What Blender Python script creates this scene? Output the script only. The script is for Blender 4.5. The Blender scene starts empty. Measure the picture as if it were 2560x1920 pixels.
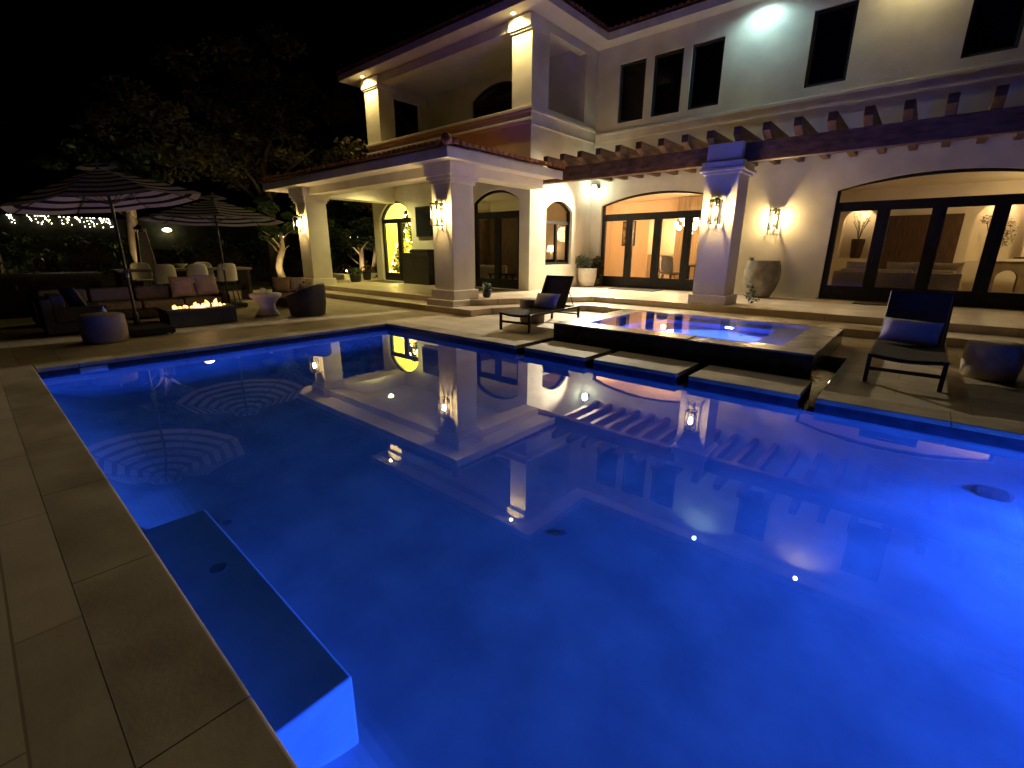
import bpy, bmesh, math, random
from mathutils import Vector, Matrix
from mathutils.geometry import tessellate_polygon
random.seed(7)
PI = math.pi
SC = bpy.context.scene
COL = SC.collection
R = math.radians

# ------------------------------------------------------------------ mesh builder
class MB:
    def __init__(s): s.v = []; s.f = []
    def add(s, vs, fs):
        o = len(s.v); s.v += [tuple(p) for p in vs]; s.f += [tuple(i + o for i in f) for f in fs]; return s
    def box(s, x0, x1, y0, y1, z0, z1):
        return s.add([(x0,y0,z0),(x1,y0,z0),(x1,y1,z0),(x0,y1,z0),(x0,y0,z1),(x1,y0,z1),(x1,y1,z1),(x0,y1,z1)],
                     [(0,3,2,1),(4,5,6,7),(0,1,5,4),(1,2,6,5),(2,3,7,6),(3,0,4,7)])
    def tube(s, pts, rads, n=8, cap=True):
        pts = [Vector(p) for p in pts]
        if not isinstance(rads, (list, tuple)): rads = [rads] * len(pts)
        vs = []; fs = []; ref = None
        for i, p in enumerate(pts):
            d = (pts[min(i+1, len(pts)-1)] - pts[max(i-1, 0)]).normalized()
            if ref is None:
                ref = d.cross(Vector((0, 0, 1)))
                if ref.length < 1e-3: ref = d.cross(Vector((1, 0, 0)))
                ref.normalize()
            else:
                ref = (ref - d * ref.dot(d)).normalized()
            w = d.cross(ref)
            for k in range(n):
                a = 2*PI*(k+.5)/n
                vs.append(p + (ref*math.cos(a) + w*math.sin(a)) * rads[i])
        for i in range(len(pts)-1):
            for k in range(n):
                fs.append((i*n+k, i*n+(k+1) % n, (i+1)*n+(k+1) % n, (i+1)*n+k))
        if cap:
            fs.append(tuple(range(n-1, -1, -1))); fs.append(tuple((len(pts)-1)*n+k for k in range(n)))
        return s.add(vs, fs)
    def lathe(s, prof, c=(0, 0, 0), n=24, wob=None):
        vs = []; fs = []
        for i, (r, z) in enumerate(prof):
            for k in range(n):
                a = 2*PI*k/n; rr = r * (wob(a, z) if wob else 1)
                vs.append((c[0]+rr*math.cos(a), c[1]+rr*math.sin(a), c[2]+z))
        for i in range(len(prof)-1):
            for k in range(n):
                fs.append((i*n+k, i*n+(k+1) % n, (i+1)*n+(k+1) % n, (i+1)*n+k))
        if prof[0][0] > 1e-4: fs.append(tuple(range(n-1, -1, -1)))
        if prof[-1][0] > 1e-4: fs.append(tuple((len(prof)-1)*n+k for k in range(n)))
        return s.add(vs, fs)
    def sphere(s, c, r, n=12, m=8, sq=(1, 1, 1)):
        prof = [(max(1e-5, math.sin(PI*i/m)), -math.cos(PI*i/m)) for i in range(m+1)]
        vs = []; fs = []
        for (q, z) in prof:
            for k in range(n):
                a = 2*PI*k/n
                vs.append((c[0]+r*sq[0]*q*math.cos(a), c[1]+r*sq[1]*q*math.sin(a), c[2]+r*sq[2]*z))
        for i in range(m):
            for k in range(n): fs.append((i*n+k, i*n+(k+1) % n, (i+1)*n+(k+1) % n, (i+1)*n+k))
        return s.add(vs, fs)
    def xform(s, M):
        s.v = [tuple(M @ Vector(p)) for p in s.v]; return s
    def build(s, name, mat, parent=None, smooth=False, bevel=0, seg=2, bsel=None):
        me = bpy.data.meshes.new(name)
        L = Vector((0, 0, 0)); q = parent
        while q is not None:
            L += q.location; q = q.parent
        me.from_pydata([(p[0]-L.x, p[1]-L.y, p[2]-L.z) for p in s.v], [], s.f)
        if smooth:
            me.polygons.foreach_set('use_smooth', [True]*len(me.polygons))
        if bevel:
            bm = bmesh.new(); bm.from_mesh(me)
            bmesh.ops.remove_doubles(bm, verts=bm.verts, dist=1e-5)
            es = [e for e in bm.edges if len(e.link_faces) == 2 and e.calc_face_angle(0) > .5 and (bsel is None or bsel((e.verts[0].co+e.verts[1].co)/2))]
            bmesh.ops.bevel(bm, geom=es, offset=bevel, segments=seg, affect='EDGES', profile=.5)
            bm.to_mesh(me); bm.free()
        me.materials.append(mat)
        me.update()
        o = bpy.data.objects.new(name, me); COL.objects.link(o)
        if parent is not None: o.parent = parent
        return o

def empty(name, label=None, cat=None, loc=(0, 0, 0), group=None, rz=0):
    o = bpy.data.objects.new(name, None); COL.objects.link(o); o.location = loc; o.rotation_euler = (0, 0, rz)
    o.empty_display_size = .1
    return tag(o, label, cat, group)
def tag(o, label=None, cat=None, group=None, kind=None):
    if label: o['label'] = label
    if cat: o['category'] = cat
    if group: o['group'] = group
    if kind: o['kind'] = kind
    return o
def struct(o): o['kind'] = 'structure'; return o
def copy_tree(o, parent=None):
    c = o.copy(); COL.objects.link(c)
    if parent is not None: c.parent = parent
    for ch in list(o.children): copy_tree(ch, c)
    return c
def another(o, label, loc=None, rz=None):
    c = copy_tree(o); c['label'] = label
    if loc is not None: c.location = loc
    if rz is not None: c.rotation_euler = (0, 0, rz)
    return c
def light(kind, name, loc, energy, color, parent=None, **kw):
    d = bpy.data.lights.new(name, kind); d.energy = energy; d.color = color
    tgt = kw.pop('target', None)
    for k, v in kw.items(): setattr(d, k, v)
    o = bpy.data.objects.new(name, d); COL.objects.link(o); o.location = loc
    if tgt is not None:
        o.rotation_euler = (Vector(tgt) - Vector(loc)).to_track_quat('-Z', 'Y').to_euler()
    if parent is not None:
        o.parent = parent; o.location = Vector(loc) - parent.location
    return o

# ------------------------------------------------------------------ materials
def mat(name):
    m = bpy.data.materials.new(name); m.use_nodes = True
    nt = m.node_tree; return m, nt, nt.nodes['Principled BSDF']
def nd(nt, t, **kw):
    n = nt.nodes.new(t)
    for k, v in kw.items(): setattr(n, k, v)
    return n
def mottled(name, c1, c2, scale=3, rough=.8, bump=0.0, bscale=60, coord='Object', detail=6, spec=.3, metallic=0, stretch=(1,1,1)):
    m, nt, b = mat(name)
    tc = nd(nt, 'ShaderNodeTexCoord'); mp = nd(nt, 'ShaderNodeMapping'); mp.inputs['Scale'].default_value = stretch
    nt.links.new(tc.outputs[coord], mp.inputs[0])
    n = nd(nt, 'ShaderNodeTexNoise'); n.inputs['Scale'].default_value = scale; n.inputs['Detail'].default_value = detail
    nt.links.new(mp.outputs[0], n.inputs['Vector'])
    r = nd(nt, 'ShaderNodeValToRGB'); r.color_ramp.elements[0].color = (*c1, 1); r.color_ramp.elements[1].color = (*c2, 1)
    r.color_ramp.elements[0].position = .35; r.color_ramp.elements[1].position = .68
    nt.links.new(n.outputs['Fac'], r.inputs[0]); nt.links.new(r.outputs[0], b.inputs['Base Color'])
    b.inputs['Roughness'].default_value = rough; b.inputs['Specular IOR Level'].default_value = spec; b.inputs['Metallic'].default_value = metallic
    if bump:
        n2 = nd(nt, 'ShaderNodeTexNoise'); n2.inputs['Scale'].default_value = bscale; n2.inputs['Detail'].default_value = 4
        nt.links.new(mp.outputs[0], n2.inputs['Vector'])
        bp = nd(nt, 'ShaderNodeBump'); bp.inputs['Strength'].default_value = bump; bp.inputs['Distance'].default_value = .02
        nt.links.new(n2.outputs['Fac'], bp.inputs['Height']); nt.links.new(bp.outputs[0], b.inputs['Normal'])
    return m
def emit(name, c, s, c2=None):
    m, nt, b = mat(name)
    b.inputs['Base Color'].default_value = (*c, 1); b.inputs['Emission Color'].default_value = (*c, 1); b.inputs['Emission Strength'].default_value = s
    n = nd(nt, 'ShaderNodeTexNoise'); n.inputs['Scale'].default_value = 5
    r = nd(nt, 'ShaderNodeMapRange'); r.inputs['To Min'].default_value = s*.85; r.inputs['To Max'].default_value = s*1.15
    nt.links.new(n.outputs['Fac'], r.inputs['Value']); nt.links.new(r.outputs[0], b.inputs['Emission Strength'])
    return m

STUCCO = mottled('stucco', (.55, .515, .42), (.70, .66, .55), 1.1, .85, .35, 32, detail=10)
TRIM = mottled('trim_plaster', (.62, .57, .49), (.72, .67, .585), 2.5, .7, .12, 50)
SOFFIT = mottled('soffit_paint', (.60, .56, .48), (.67, .63, .55), 2.0, .8, .08, 50)
TERRA = mottled('terracotta_tile', (.20, .075, .04), (.44, .19, .10), 5, .8, .3, 30)
WOOD = mottled('pergola_wood', (.07, .036, .019), (.19, .105, .055), 4, .6, .3, 25, stretch=(1, .25, 3))
FRAME = mottled('bronze_black_frame', (.006, .006, .007), (.014, .013, .014), 8, .45, .05, 60)
WINFRAME = mottled('window_frame_paint', (.022, .026, .034), (.034, .038, .046), 8, .4, .05, 60)
METAL = mottled('black_metal', (.010, .010, .010), (.022, .020, .019), 10, .4, .05, 60)
PLASTER = mottled('pool_plaster', (.25, .28, .325), (.38, .405, .44), 2.2, .8, .05, 20, detail=9)
TILEBAND = mottled('waterline_tile', (.028, .032, .052), (.05, .056, .085), 9, .35, .1, 30)
BLACKTILE = mottled('black_spa_tile', (.006, .006, .007), (.020, .019, .018), 12, .25, .1, 22)
COPING = mottled('travertine_coping', (.22, .175, .12), (.42, .35, .255), 1.7, .7, .06, 40, detail=9)
SPASTONE = mottled('spa_stone', (.16, .14, .12), (.34, .30, .25), 4, .25, .1, 40)
FABRIC_S = mottled('sofa_fabric', (.10, .088, .078), (.15, .13, .115), 14, .95, .3, 120)
FABRIC_W = mottled('pale_fabric', (.30, .26, .22), (.40, .35, .30), 14, .95, .3, 120)
FABRIC_G = mottled('grey_fabric', (.52, .46, .37), (.64, .57, .47), 16, .95, .3, 140)
FABRIC_D = mottled('dark_fabric', (.035, .03, .026), (.07, .06, .052), 16, .95, .3, 140)
FABRIC_O = mottled('tan_fabric', (.24, .18, .125), (.33, .25, .175), 10, .95, .3, 120)
SLING = mottled('woven_sling', (.030, .027, .024), (.055, .05, .045), 30, .9, .4, 200, spec=.12)
WICKER = mottled('dark_wicker', (.012, .010, .009), (.045, .037, .03), 35, .75, .6, 90, stretch=(1, 1, 3))
CERAMIC = mottled('white_ceramic', (.60, .57, .52), (.72, .69, .64), 4, .6, .1, 30)
CONCRETE = mottled('pale_concrete', (.40, .37, .33), (.56, .52, .46), 5, .85, .2, 50)
DRUMSTONE = mottled('taupe_stool', (.26, .20, .16), (.36, .29, .23), 7, .85, .2, 60)
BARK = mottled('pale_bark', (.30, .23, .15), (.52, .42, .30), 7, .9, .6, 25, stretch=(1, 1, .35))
SOIL = mottled('soil', (.018, .013, .009), (.045, .033, .02), 5, .95, .4, 20)
INT_CREAM = mottled('interior_cream', (.66, .57, .44), (.72, .63, .50), 1.2, .85, .05, 40)
INT_FLOOR = mottled('interior_floor', (.34, .25, .16), (.48, .37, .25), 2.5, .3, .05, 30)
BROWNPANEL = mottled('brown_panel', (.060, .032, .018), (.10, .055, .03), 3, .7, .1, 30, stretch=(8, 1, 1))
DARKWOOD = mottled('dark_wood', (.012, .009, .007), (.035, .025, .018), 5, .45, .1, 30, stretch=(6, 1, 1))
BRASS = mottled('brass', (.45, .30, .12), (.6, .42, .18), 8, .35, 0, metallic=1)
MAT_D = mottled('coir_mat', (.05, .042, .033), (.13, .105, .08), 40, .95, .5, 160)
SAND = mottled('lava_rock', (.02, .018, .017), (.06, .05, .045), 20, .9, .8, 60)
TV_M = mottled('screen_glass', (.008, .008, .009), (.012, .012, .012), 2, .2)
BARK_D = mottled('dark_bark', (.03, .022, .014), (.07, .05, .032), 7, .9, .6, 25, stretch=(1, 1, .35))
def leafmat(name, c1, c2):
    m, nt, b = mat(name)
    g = nd(nt, 'ShaderNodeNewGeometry'); r = nd(nt, 'ShaderNodeValToRGB')
    r.color_ramp.elements[0].color = (*c1, 1); r.color_ramp.elements[1].color = (*c2, 1)
    nt.links.new(g.outputs['Random Per Island'], r.inputs[0]); nt.links.new(r.outputs[0], b.inputs['Base Color'])
    b.inputs['Roughness'].default_value = .55; b.inputs['Specular IOR Level'].default_value = .35
    return m
LEAF_G = leafmat('leaf_green', (.012, .028, .007), (.05, .085, .02))
LEAF_O = leafmat('leaf_olive', (.018, .018, .006), (.065, .052, .014))
LEAF_R = leafmat('leaf_rust', (.07, .035, .012), (.20, .11, .03))
LEAF_B = leafmat('leaf_bluegreen', (.05, .075, .05), (.14, .18, .12))
NEEDLE = leafmat('fir_needle', (.015, .05, .012), (.06, .12, .03))

def pavers(name, c1, c2, bw, rh, offset=.5, mort=.005, rough=.6):
    m, nt, b = mat(name)
    tc = nd(nt, 'ShaderNodeTexCoord'); br = nd(nt, 'ShaderNodeTexBrick')
    br.offset = offset; br.inputs['Scale'].default_value = 1; br.inputs['Brick Width'].default_value = bw; br.inputs['Row Height'].default_value = rh
    br.inputs['Mortar Size'].default_value = mort; br.inputs['Mortar Smooth'].default_value = .2; br.inputs['Bias'].default_value = 0
    br.inputs['Color1'].default_value = (0, 0, 0, 1); br.inputs['Color2'].default_value = (1, 1, 1, 1); br.inputs['Mortar'].default_value = (.5, .5, .5, 1)
    mpp = nd(nt, 'ShaderNodeMapping'); mpp.inputs['Location'].default_value = (0, -.2425, 0); nt.links.new(tc.outputs['Object'], mpp.inputs[0]); nt.links.new(mpp.outputs[0], br.inputs['Vector'])
    n = nd(nt, 'ShaderNodeTexNoise'); n.inputs['Scale'].default_value = 2.6; n.inputs['Detail'].default_value = 9; n.inputs['Roughness'].default_value = .62
    nt.links.new(tc.outputs['Object'], n.inputs['Vector'])
    add = nd(nt, 'ShaderNodeMath', operation='MULTIPLY_ADD'); add.inputs[1].default_value = .30
    nt.links.new(br.outputs['Color'], add.inputs[0]); nt.links.new(n.outputs['Fac'], add.inputs[2])
    r = nd(nt, 'ShaderNodeValToRGB'); r.color_ramp.elements[0].color = (*c1, 1); r.color_ramp.elements[1].color = (*c2, 1)
    r.color_ramp.elements[0].position = .38; r.color_ramp.elements[1].position = .95
    nt.links.new(add.outputs[0], r.inputs[0])
    mx = nd(nt, 'ShaderNodeMix', data_type='RGBA'); mx.inputs['B'].default_value = (c1[0]*.72, c1[1]*.70, c1[2]*.66, 1)
    nt.links.new(br.outputs['Fac'], mx.inputs['Factor']); nt.links.new(r.outputs[0], mx.inputs['A']); nt.links.new(mx.outputs['Result'], b.inputs['Base Color'])
    b.inputs['Roughness'].default_value = rough; b.inputs['Specular IOR Level'].default_value = .4
    n2 = nd(nt, 'ShaderNodeTexNoise'); n2.inputs['Scale'].default_value = 40; nt.links.new(tc.outputs['Object'], n2.inputs['Vector'])
    sb = nd(nt, 'ShaderNodeMath', operation='MULTIPLY_ADD'); sb.inputs[1].default_value = -1.5
    nt.links.new(br.outputs['Fac'], sb.inputs[0]); nt.links.new(n2.outputs['Fac'], sb.inputs[2])
    bp = nd(nt, 'ShaderNodeBump'); bp.inputs['Strength'].default_value = .10; bp.inputs['Distance'].default_value = .006
    nt.links.new(sb.outputs[0], bp.inputs['Height']); nt.links.new(bp.outputs[0], b.inputs['Normal'])
    return m
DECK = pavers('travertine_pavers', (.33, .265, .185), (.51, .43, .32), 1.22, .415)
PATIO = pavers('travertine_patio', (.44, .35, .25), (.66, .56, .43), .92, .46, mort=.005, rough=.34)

def water(name, bump=.012, scale=1.3, coat=1):
    m, nt, b = mat(name)
    b.inputs['Base Color'].default_value = (.10, .36, 1, 1); b.inputs['Specular IOR Level'].default_value = .9; b.inputs['Coat Weight'].default_value = coat; b.inputs['Coat IOR'].default_value = 1.30; b.inputs['Coat Roughness'].default_value = 0; b.inputs['Roughness'].default_value = 0; b.inputs['IOR'].default_value = 1.333
    b.inputs['Transmission Weight'].default_value = 1
    tc = nd(nt, 'ShaderNodeTexCoord'); n = nd(nt, 'ShaderNodeTexNoise'); n.inputs['Scale'].default_value = scale; n.inputs['Detail'].default_value = 3
    nt.links.new(tc.outputs['Object'], n.inputs['Vector'])
    bp = nd(nt, 'ShaderNodeBump'); bp.inputs['Strength'].default_value = 1; bp.inputs['Distance'].default_value = bump
    nt.links.new(n.outputs['Fac'], bp.inputs['Height']); nt.links.new(bp.outputs[0], b.inputs['Normal']); nt.links.new(bp.outputs[0], b.inputs['Coat Normal'])
    return m
WATER = water('pool_water_surface', .00042, 2.0)
WATER_SPA = water('spa_water_surface', .0003, 2, 0)

def glass(name, tint=(1, 1, 1), ior=1.5):
    m, nt, b = mat(name); nt.nodes.remove(b)
    out = nt.nodes['Material Output']
    t = nd(nt, 'ShaderNodeBsdfTransparent'); t.inputs[0].default_value = (*tint, 1)
    g = nd(nt, 'ShaderNodeBsdfGlossy'); g.inputs['Roughness'].default_value = 0
    f = nd(nt, 'ShaderNodeFresnel'); f.inputs['IOR'].default_value = ior
    n = nd(nt, 'ShaderNodeTexNoise'); n.inputs['Scale'].default_value = 1.2
    bp = nd(nt, 'ShaderNodeBump'); bp.inputs['Strength'].default_value = .3; bp.inputs['Distance'].default_value = .004
    nt.links.new(n.outputs['Fac'], bp.inputs['Height']); nt.links.new(bp.outputs[0], g.inputs['Normal'])
    mx = nd(nt, 'ShaderNodeMixShader')
    nt.links.new(f.outputs[0], mx.inputs[0]); nt.links.new(t.outputs[0], mx.inputs[1]); nt.links.new(g.outputs[0], mx.inputs[2]); nt.links.new(mx.outputs[0], out.inputs[0])
    return m
GLASS = glass('window_glass', (.93, .95, .94))
LAMPGLASS = glass('lantern_glass', (.97, .97, .97), 1.08)

# ------------------------------------------------------------------ panel with holes (walls, frames)
def panel(mb, ax, pos, outer, holes, th):
    """2D loops (u, z). ax 'y': (u, pos, z) front faces -y, thickness to +y; ax 'x': (pos, u, z), front faces +x, thickness to -x."""
    loops = [outer] + holes
    def P(u, z, d):
        return (u, pos + d, z) if ax == 'y' else (pos - d, u, z)
    tri = tessellate_polygon([[Vector((u, z, 0)) for u, z in l] for l in loops])
    flat = [p for l in loops for p in l]
    n = len(flat); vs = [P(u, z, 0) for u, z in flat] + [P(u, z, th) for u, z in flat]
    fs = []
    for t in tri:
        a, b, c = [flat[i] for i in t]
        s = (b[0]-a[0])*(c[1]-a[1]) - (b[1]-a[1])*(c[0]-a[0])
        t = tuple(t) if s > 0 else tuple(reversed(t))
        fs.append(t); fs.append(tuple(i+n for i in reversed(t)))
    o = 0
    for l in loops:
        k = len(l)
        for i in range(k): fs.append((o+i, o+(i+1) % k, n+o+(i+1) % k, n+o+i))
        o += k
    return mb.add(vs, fs)
def rect(u0, u1, z0, z1): return [(u0, z0), (u1, z0), (u1, z1), (u0, z1)]
def arch(u0, u1, z0, zs, za, n=18):
    w = (u1-u0)/2; h = za-zs; r = (w*w+h*h)/(2*h); c = (u0+u1)/2; zc = za-r
    a0 = math.asin(min(1, w/r))
    if h > w: a0 = PI - a0
    return [(u0, z0), (u1, z0)] + [(c + r*math.sin(a0 - 2*a0*i/n), zc + r*math.cos(a0 - 2*a0*i/n)) for i in range(n+1)]
def opening_unit(parent, name, ax, pos, u0, u1, z0, zs, za, tr, mulls, fw=.07, stile=.11, bot=.25, mw=.2, label=None):
    """Arched door or window: frame with transom light above panes; panes as one glass sheet."""
    holes = []
    tl, th_ = tr
    edges = [u0+fw] + [m for m in mulls] + [u1-fw]
    if zs is not None:
        holes.append(arch(u0+fw, u1-fw, th_, max(th_+.02, zs-.0), za-fw))
    for i in range(len(edges)-1):
        a = edges[i] + (stile*.6 if i == 0 else mw/2); b = edges[i+1] - (stile*.6 if i == len(edges)-2 else mw/2)
        holes.append(rect(a, b, z0+bot, tl))
    f = MB(); panel(f, ax, pos, arch(u0, u1, z0, zs, za), holes, .09)
    fo = f.build(name, FRAME, parent)
    if label: fo['label'] = label
    # raised leaf edges between neighbouring leaves
    g = MB(); d = .045
    for h in holes:
        if ax == 'y': g.add([(u, pos+d, z) for u, z in h], [tuple(range(len(h)))])
        else: g.add([(pos-d, u, z) for u, z in h], [tuple(range(len(h)))])
    g.build('glass_pane', GLASS, fo)
    m = MB()
    for q in mulls:
        if ax == 'y': m.box(q-.006, q+.006, pos-.006, pos+.002, z0+.02, tl+.1)
        else: m.box(pos-.002, pos+.006, q-.006, q+.006, z0+.02, tl+.1)
        # lever handle
        zz = z0 + .95
        if ax == 'y' and name == 'folding_door': m.box(q-.05, q-.035, pos-.045, pos, zz, zz+.16)
    if mulls: m.build('leaf_seam', METAL, fo)
    return fo

# ================================================================== CAMERA / WORLD / RENDER
cam = bpy.data.cameras.new('camera'); co = bpy.data.objects.new('camera', cam); COL.objects.link(co)
f_px, rx, ry, rz = 1158.256, .279267, -.0050557, .712764
cam.sensor_width = 36; cam.lens = f_px/2560*36; cam.clip_end = 500; cam.clip_start = .05
cx, sx = math.cos(rx), math.sin(rx); cz, sz = math.cos(rz), math.sin(rz)
fwd = Vector((-sz*cx, cz*cx, -sx)); r0 = Vector((cz, sz, 0)); d0 = fwd.cross(r0)
right = r0*math.cos(ry) + d0*math.sin(ry); down = -r0*math.sin(ry) + d0*math.cos(ry)
M = Matrix((right, -down, -fwd)).transposed().to_4x4(); M.translation = (0, 0, 1.5)
co.matrix_world = M; SC.camera = co

w = bpy.data.worlds.new('World'); SC.world = w; w.use_nodes = True
sky = w.node_tree.nodes.new('ShaderNodeTexSky'); sky.sky_type = 'NISHITA'; sky.sun_disc = False
sky.sun_elevation = R(-8); sky.sun_rotation = R(200)
bg = w.node_tree.nodes['Background']; bg.inputs['Strength'].default_value = .002
w.node_tree.links.new(sky.outputs[0], bg.inputs['Color'])
SC.view_settings.view_transform = 'Standard'; SC.view_settings.look = 'None'; SC.view_settings.exposure = 1.2; SC.view_settings.gamma = 1
SC.render.engine = 'CYCLES'
cy = SC.cycles
cy.use_denoising = True
try: cy.denoiser = 'OPENIMAGEDENOISE'
except Exception: pass
cy.max_bounces = 10; cy.diffuse_bounces = 4; cy.glossy_bounces = 5; cy.transmission_bounces = 6; cy.transparent_max_bounces = 12
cy.caustics_reflective = False; cy.caustics_refractive = True; cy.sample_clamp_indirect = 4; cy.sample_clamp_direct = 0
cy.blur_glossy = .5

WARM = (1, .60, .25); AMBER = (1, .52, .18)

# ================================================================== GROUND, DECK, POOL
PX0, PX1, PY0, PY1 = -8.52, 5.5, .335, 5.74
WZ = -.12; FZ = -1.25
def cells(xs, ys, keep, z, mb, zlow):
    K = {}
    for i in range(len(xs)-1):
        for j in range(len(ys)-1):
            K[i, j] = keep((xs[i]+xs[i+1])/2, (ys[j]+ys[j+1])/2)
    for (i, j), k in K.items():
        if not k: continue
        x0, x1, y0, y1 = xs[i], xs[i+1], ys[j], ys[j+1]
        mb.add([(x0,y0,z),(x1,y0,z),(x1,y1,z),(x0,y1,z)], [(0,1,2,3)])
        for di, dj, a, b in ((-1,0,(x0,y1),(x0,y0)),(1,0,(x1,y0),(x1,y1)),(0,-1,(x0,y0),(x1,y0)),(0,1,(x1,y1),(x0,y1))):
            if not K.get((i+di, j+dj), False):
                mb.add([(a[0],a[1],zlow),(b[0],b[1],zlow),(b[0],b[1],z),(a[0],a[1],z)], [(0,1,2,3)])
TY0, TY1 = 6.52, 6.75            # trough in front of the spa
SX0, SX1, SY0, SY1 = -4.85, -.85, 6.75, 9.55
CH = [(-4.88, -4.69), (-3.535, -3.39), (-2.16, -2.01), (-.79, -.63)]
CW = .30                          # coping width
def deck_hole(x, y):
    if PX0-CW < x < PX1+CW and PY0-CW < y < PY1 + .36:
        return True
    if TY0 < y < TY1 and CH[0][0] < x < CH[3][1]: return True
    if SX0 < x < SX1 and SY0 < y < SY1: return True
    if SX1 < x < -.63 and TY0 < y < 8.3: return True
    for a, b in CH:
        if a < x < b and PY1 < y < TY1: return True
    return False
xs = sorted({-19.5, 9, PX0-CW, PX1+CW, SX0, SX1, *[c for a in CH for c in a]}); ys = sorted({-7, 10.6, PY0-CW, PY1+.36, TY0, TY1, SY1, 8.3})
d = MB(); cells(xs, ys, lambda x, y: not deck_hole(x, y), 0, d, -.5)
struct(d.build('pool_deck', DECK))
# coping: bullnosed slabs round the pool
cp = MB()
def slabs(along, a0, a1, b0, b1, step, gaps=()):
    n = max(1, round((a1-a0)/step)); s = (a1-a0)/n
    for i in range(n):
        u0, u1 = a0+i*s+.003, a0+(i+1)*s-.003
        if along == 'x': cp.box(u0, u1, b0, b1, -.055, .0008)
        else: cp.box(b0, b1, u0, u1, -.055, .0008)
slabs('x', PX0-CW, PX1+CW, PY0-CW+.001, PY0+.025, 1.22)
slabs('y', PY0+.031, PY1-.031, PX0-CW+.001, PX0+.025, .415)
slabs('y', PY0+.031, PY1-.031, PX1-.025, PX1+CW-.001, .9)
segs = [PX0-CW] + [c for a in CH for c in a] + [PX1+CW]
for i in range(0, len(segs), 2):
    slabs('x', segs[i], segs[i+1], PY1-.025, PY1+.359, 1.16 if i in (0, 8) else 1.3)
struct(cp.build('coping', COPING, bevel=.014, seg=3, bsel=lambda c: PX0+.02 < c.x < PX1-.02 and PY0+.02 < c.y < PY1-.02))
# stone under the coping (closes the gap between deck hole and pool wall)
bs = MB()
bs.box(PX0-CW, PX1+CW, PY0-CW, PY0-.02, -.5, -.056); bs.box(PX0-CW, PX0-.02, PY0-.02, PY1+.02, -.5, -.056); bs.box(PX1+.02, PX1+CW, PY0-.02, PY1+.02, -.5, -.056)
for i in range(0, len(segs), 2): bs.box(segs[i], segs[i+1], PY1+.02, PY1+.36, -.5, -.056)
struct(bs.build('coping_bed', CONCRETE))
# pool shell
pl = MB()
SK = (.78, 1.08); ZB = -.27; CR = .6
lv = [(0, ZB), (0, FZ+CR)] + [(CR*(1-math.cos(PI/2*i/16)), FZ+CR-CR*math.sin(PI/2*i/16)) for i in range(1, 17)]
lp = [[(PX0+d, PY0+d, z), (PX1-d, PY0+d, z), (PX1-d, PY1-d, z), (PX0+d, PY1-d, z)] for d, z in lv]
pl.add([p for l in lp for p in l], [(4*i+k, 4*i+(k+1) % 4, 4*i+4+(k+1) % 4, 4*i+4+k) for i in range(len(lp)-1) for k in range(4)] + [tuple(4*(len(lp)-1)+k for k in range(4))])
struct(pl.build('pool_shell', PLASTER))
tb = MB()
t = .004
tb.box(PX0, PX1, PY0-.02, PY0+t, ZB, -.056); tb.box(PX1-t, PX1+.02, PY0+t, PY1-t, ZB, -.056)
tb.box(PX0-.02, PX0+t, PY0+t, SK[0], ZB, -.056); tb.box(PX0-.02, PX0+t, SK[1], PY1-t, ZB, -.056)
for i in range(0, len(segs), 2): tb.box(max(segs[i], PX0), min(segs[i+1], PX1), PY1-t, PY1+.02, ZB, -.056)
struct(tb.build('waterline_tile', TILEBAND))
sk = MB(); sk.box(PX0-.26, PX0-.24, SK[0], SK[1], ZB, -.056); sk.box(PX0-.241, PX0-.02, SK[0], SK[1], ZB-.02, ZB+.001); sk.box(PX0-.245, PX0-.012, SK[0], SK[1], -.075, -.056)
o = sk.build('skimmer', BLACKTILE); tag(o, 'dark rectangular skimmer mouth in the pool wall at the waterline', 'pool skimmer')
# channels and trough (black tile gutters)
gt = MB()
for a, b in CH:
    gt.box(a, b, PY1+.0, TY1, -.20, -.185)
    gt.box(a-.012, a, PY1-.0, TY0, -.20, -.057); gt.box(b, b+.012, PY1-.0, TY0, -.20, -.057)
gt.box(CH[0][0], CH[3][1], TY0, TY1, -.22, -.20)
gt.box(SX1, -.63, TY1, 8.3, -.22, -.20)
struct(gt.build('spill_channel', BLACKTILE))
# bench step under water
be = MB(); be.box(-3.72, -1.70, PY0, .82, FZ, -.64)
struct(be.build('pool_bench', PLASTER, bevel=.016, seg=4))
# main drains and return fittings
def disc(name, c, r, label, m=BLACKTILE):
    b = MB(); b.lathe([(r, 0), (r, .003), (r*.8, .005), (r*.3, .005), (1e-4, .006)], (0, 0, 0), 24)
    o = b.build(name, m); o.location = c; return tag(o, label, 'pool fitting')
FITT = mottled('grey_fitting', (.12, .13, .16), (.18, .19, .22), 20, .5)
disc('drain_cover', (.80, 5.45, -1.160), .13, 'large round drain cover on the pool floor near the far wall', FITT).rotation_euler = (R(31), 0, 0)
for i, (x, y, l) in enumerate([(-3.94, 1.0, 'small round floor return beside the sunken bench'), (-1.85, 2.78, 'small round floor return out in mid pool'), (-2.95, .66, 'dark round suction cover on top of the sunken bench')]):
    disc('floor_return', (x, y, (-.636 if i == 2 else FZ+.004)), .035 if i < 2 else .05, l, FITT)
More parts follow.
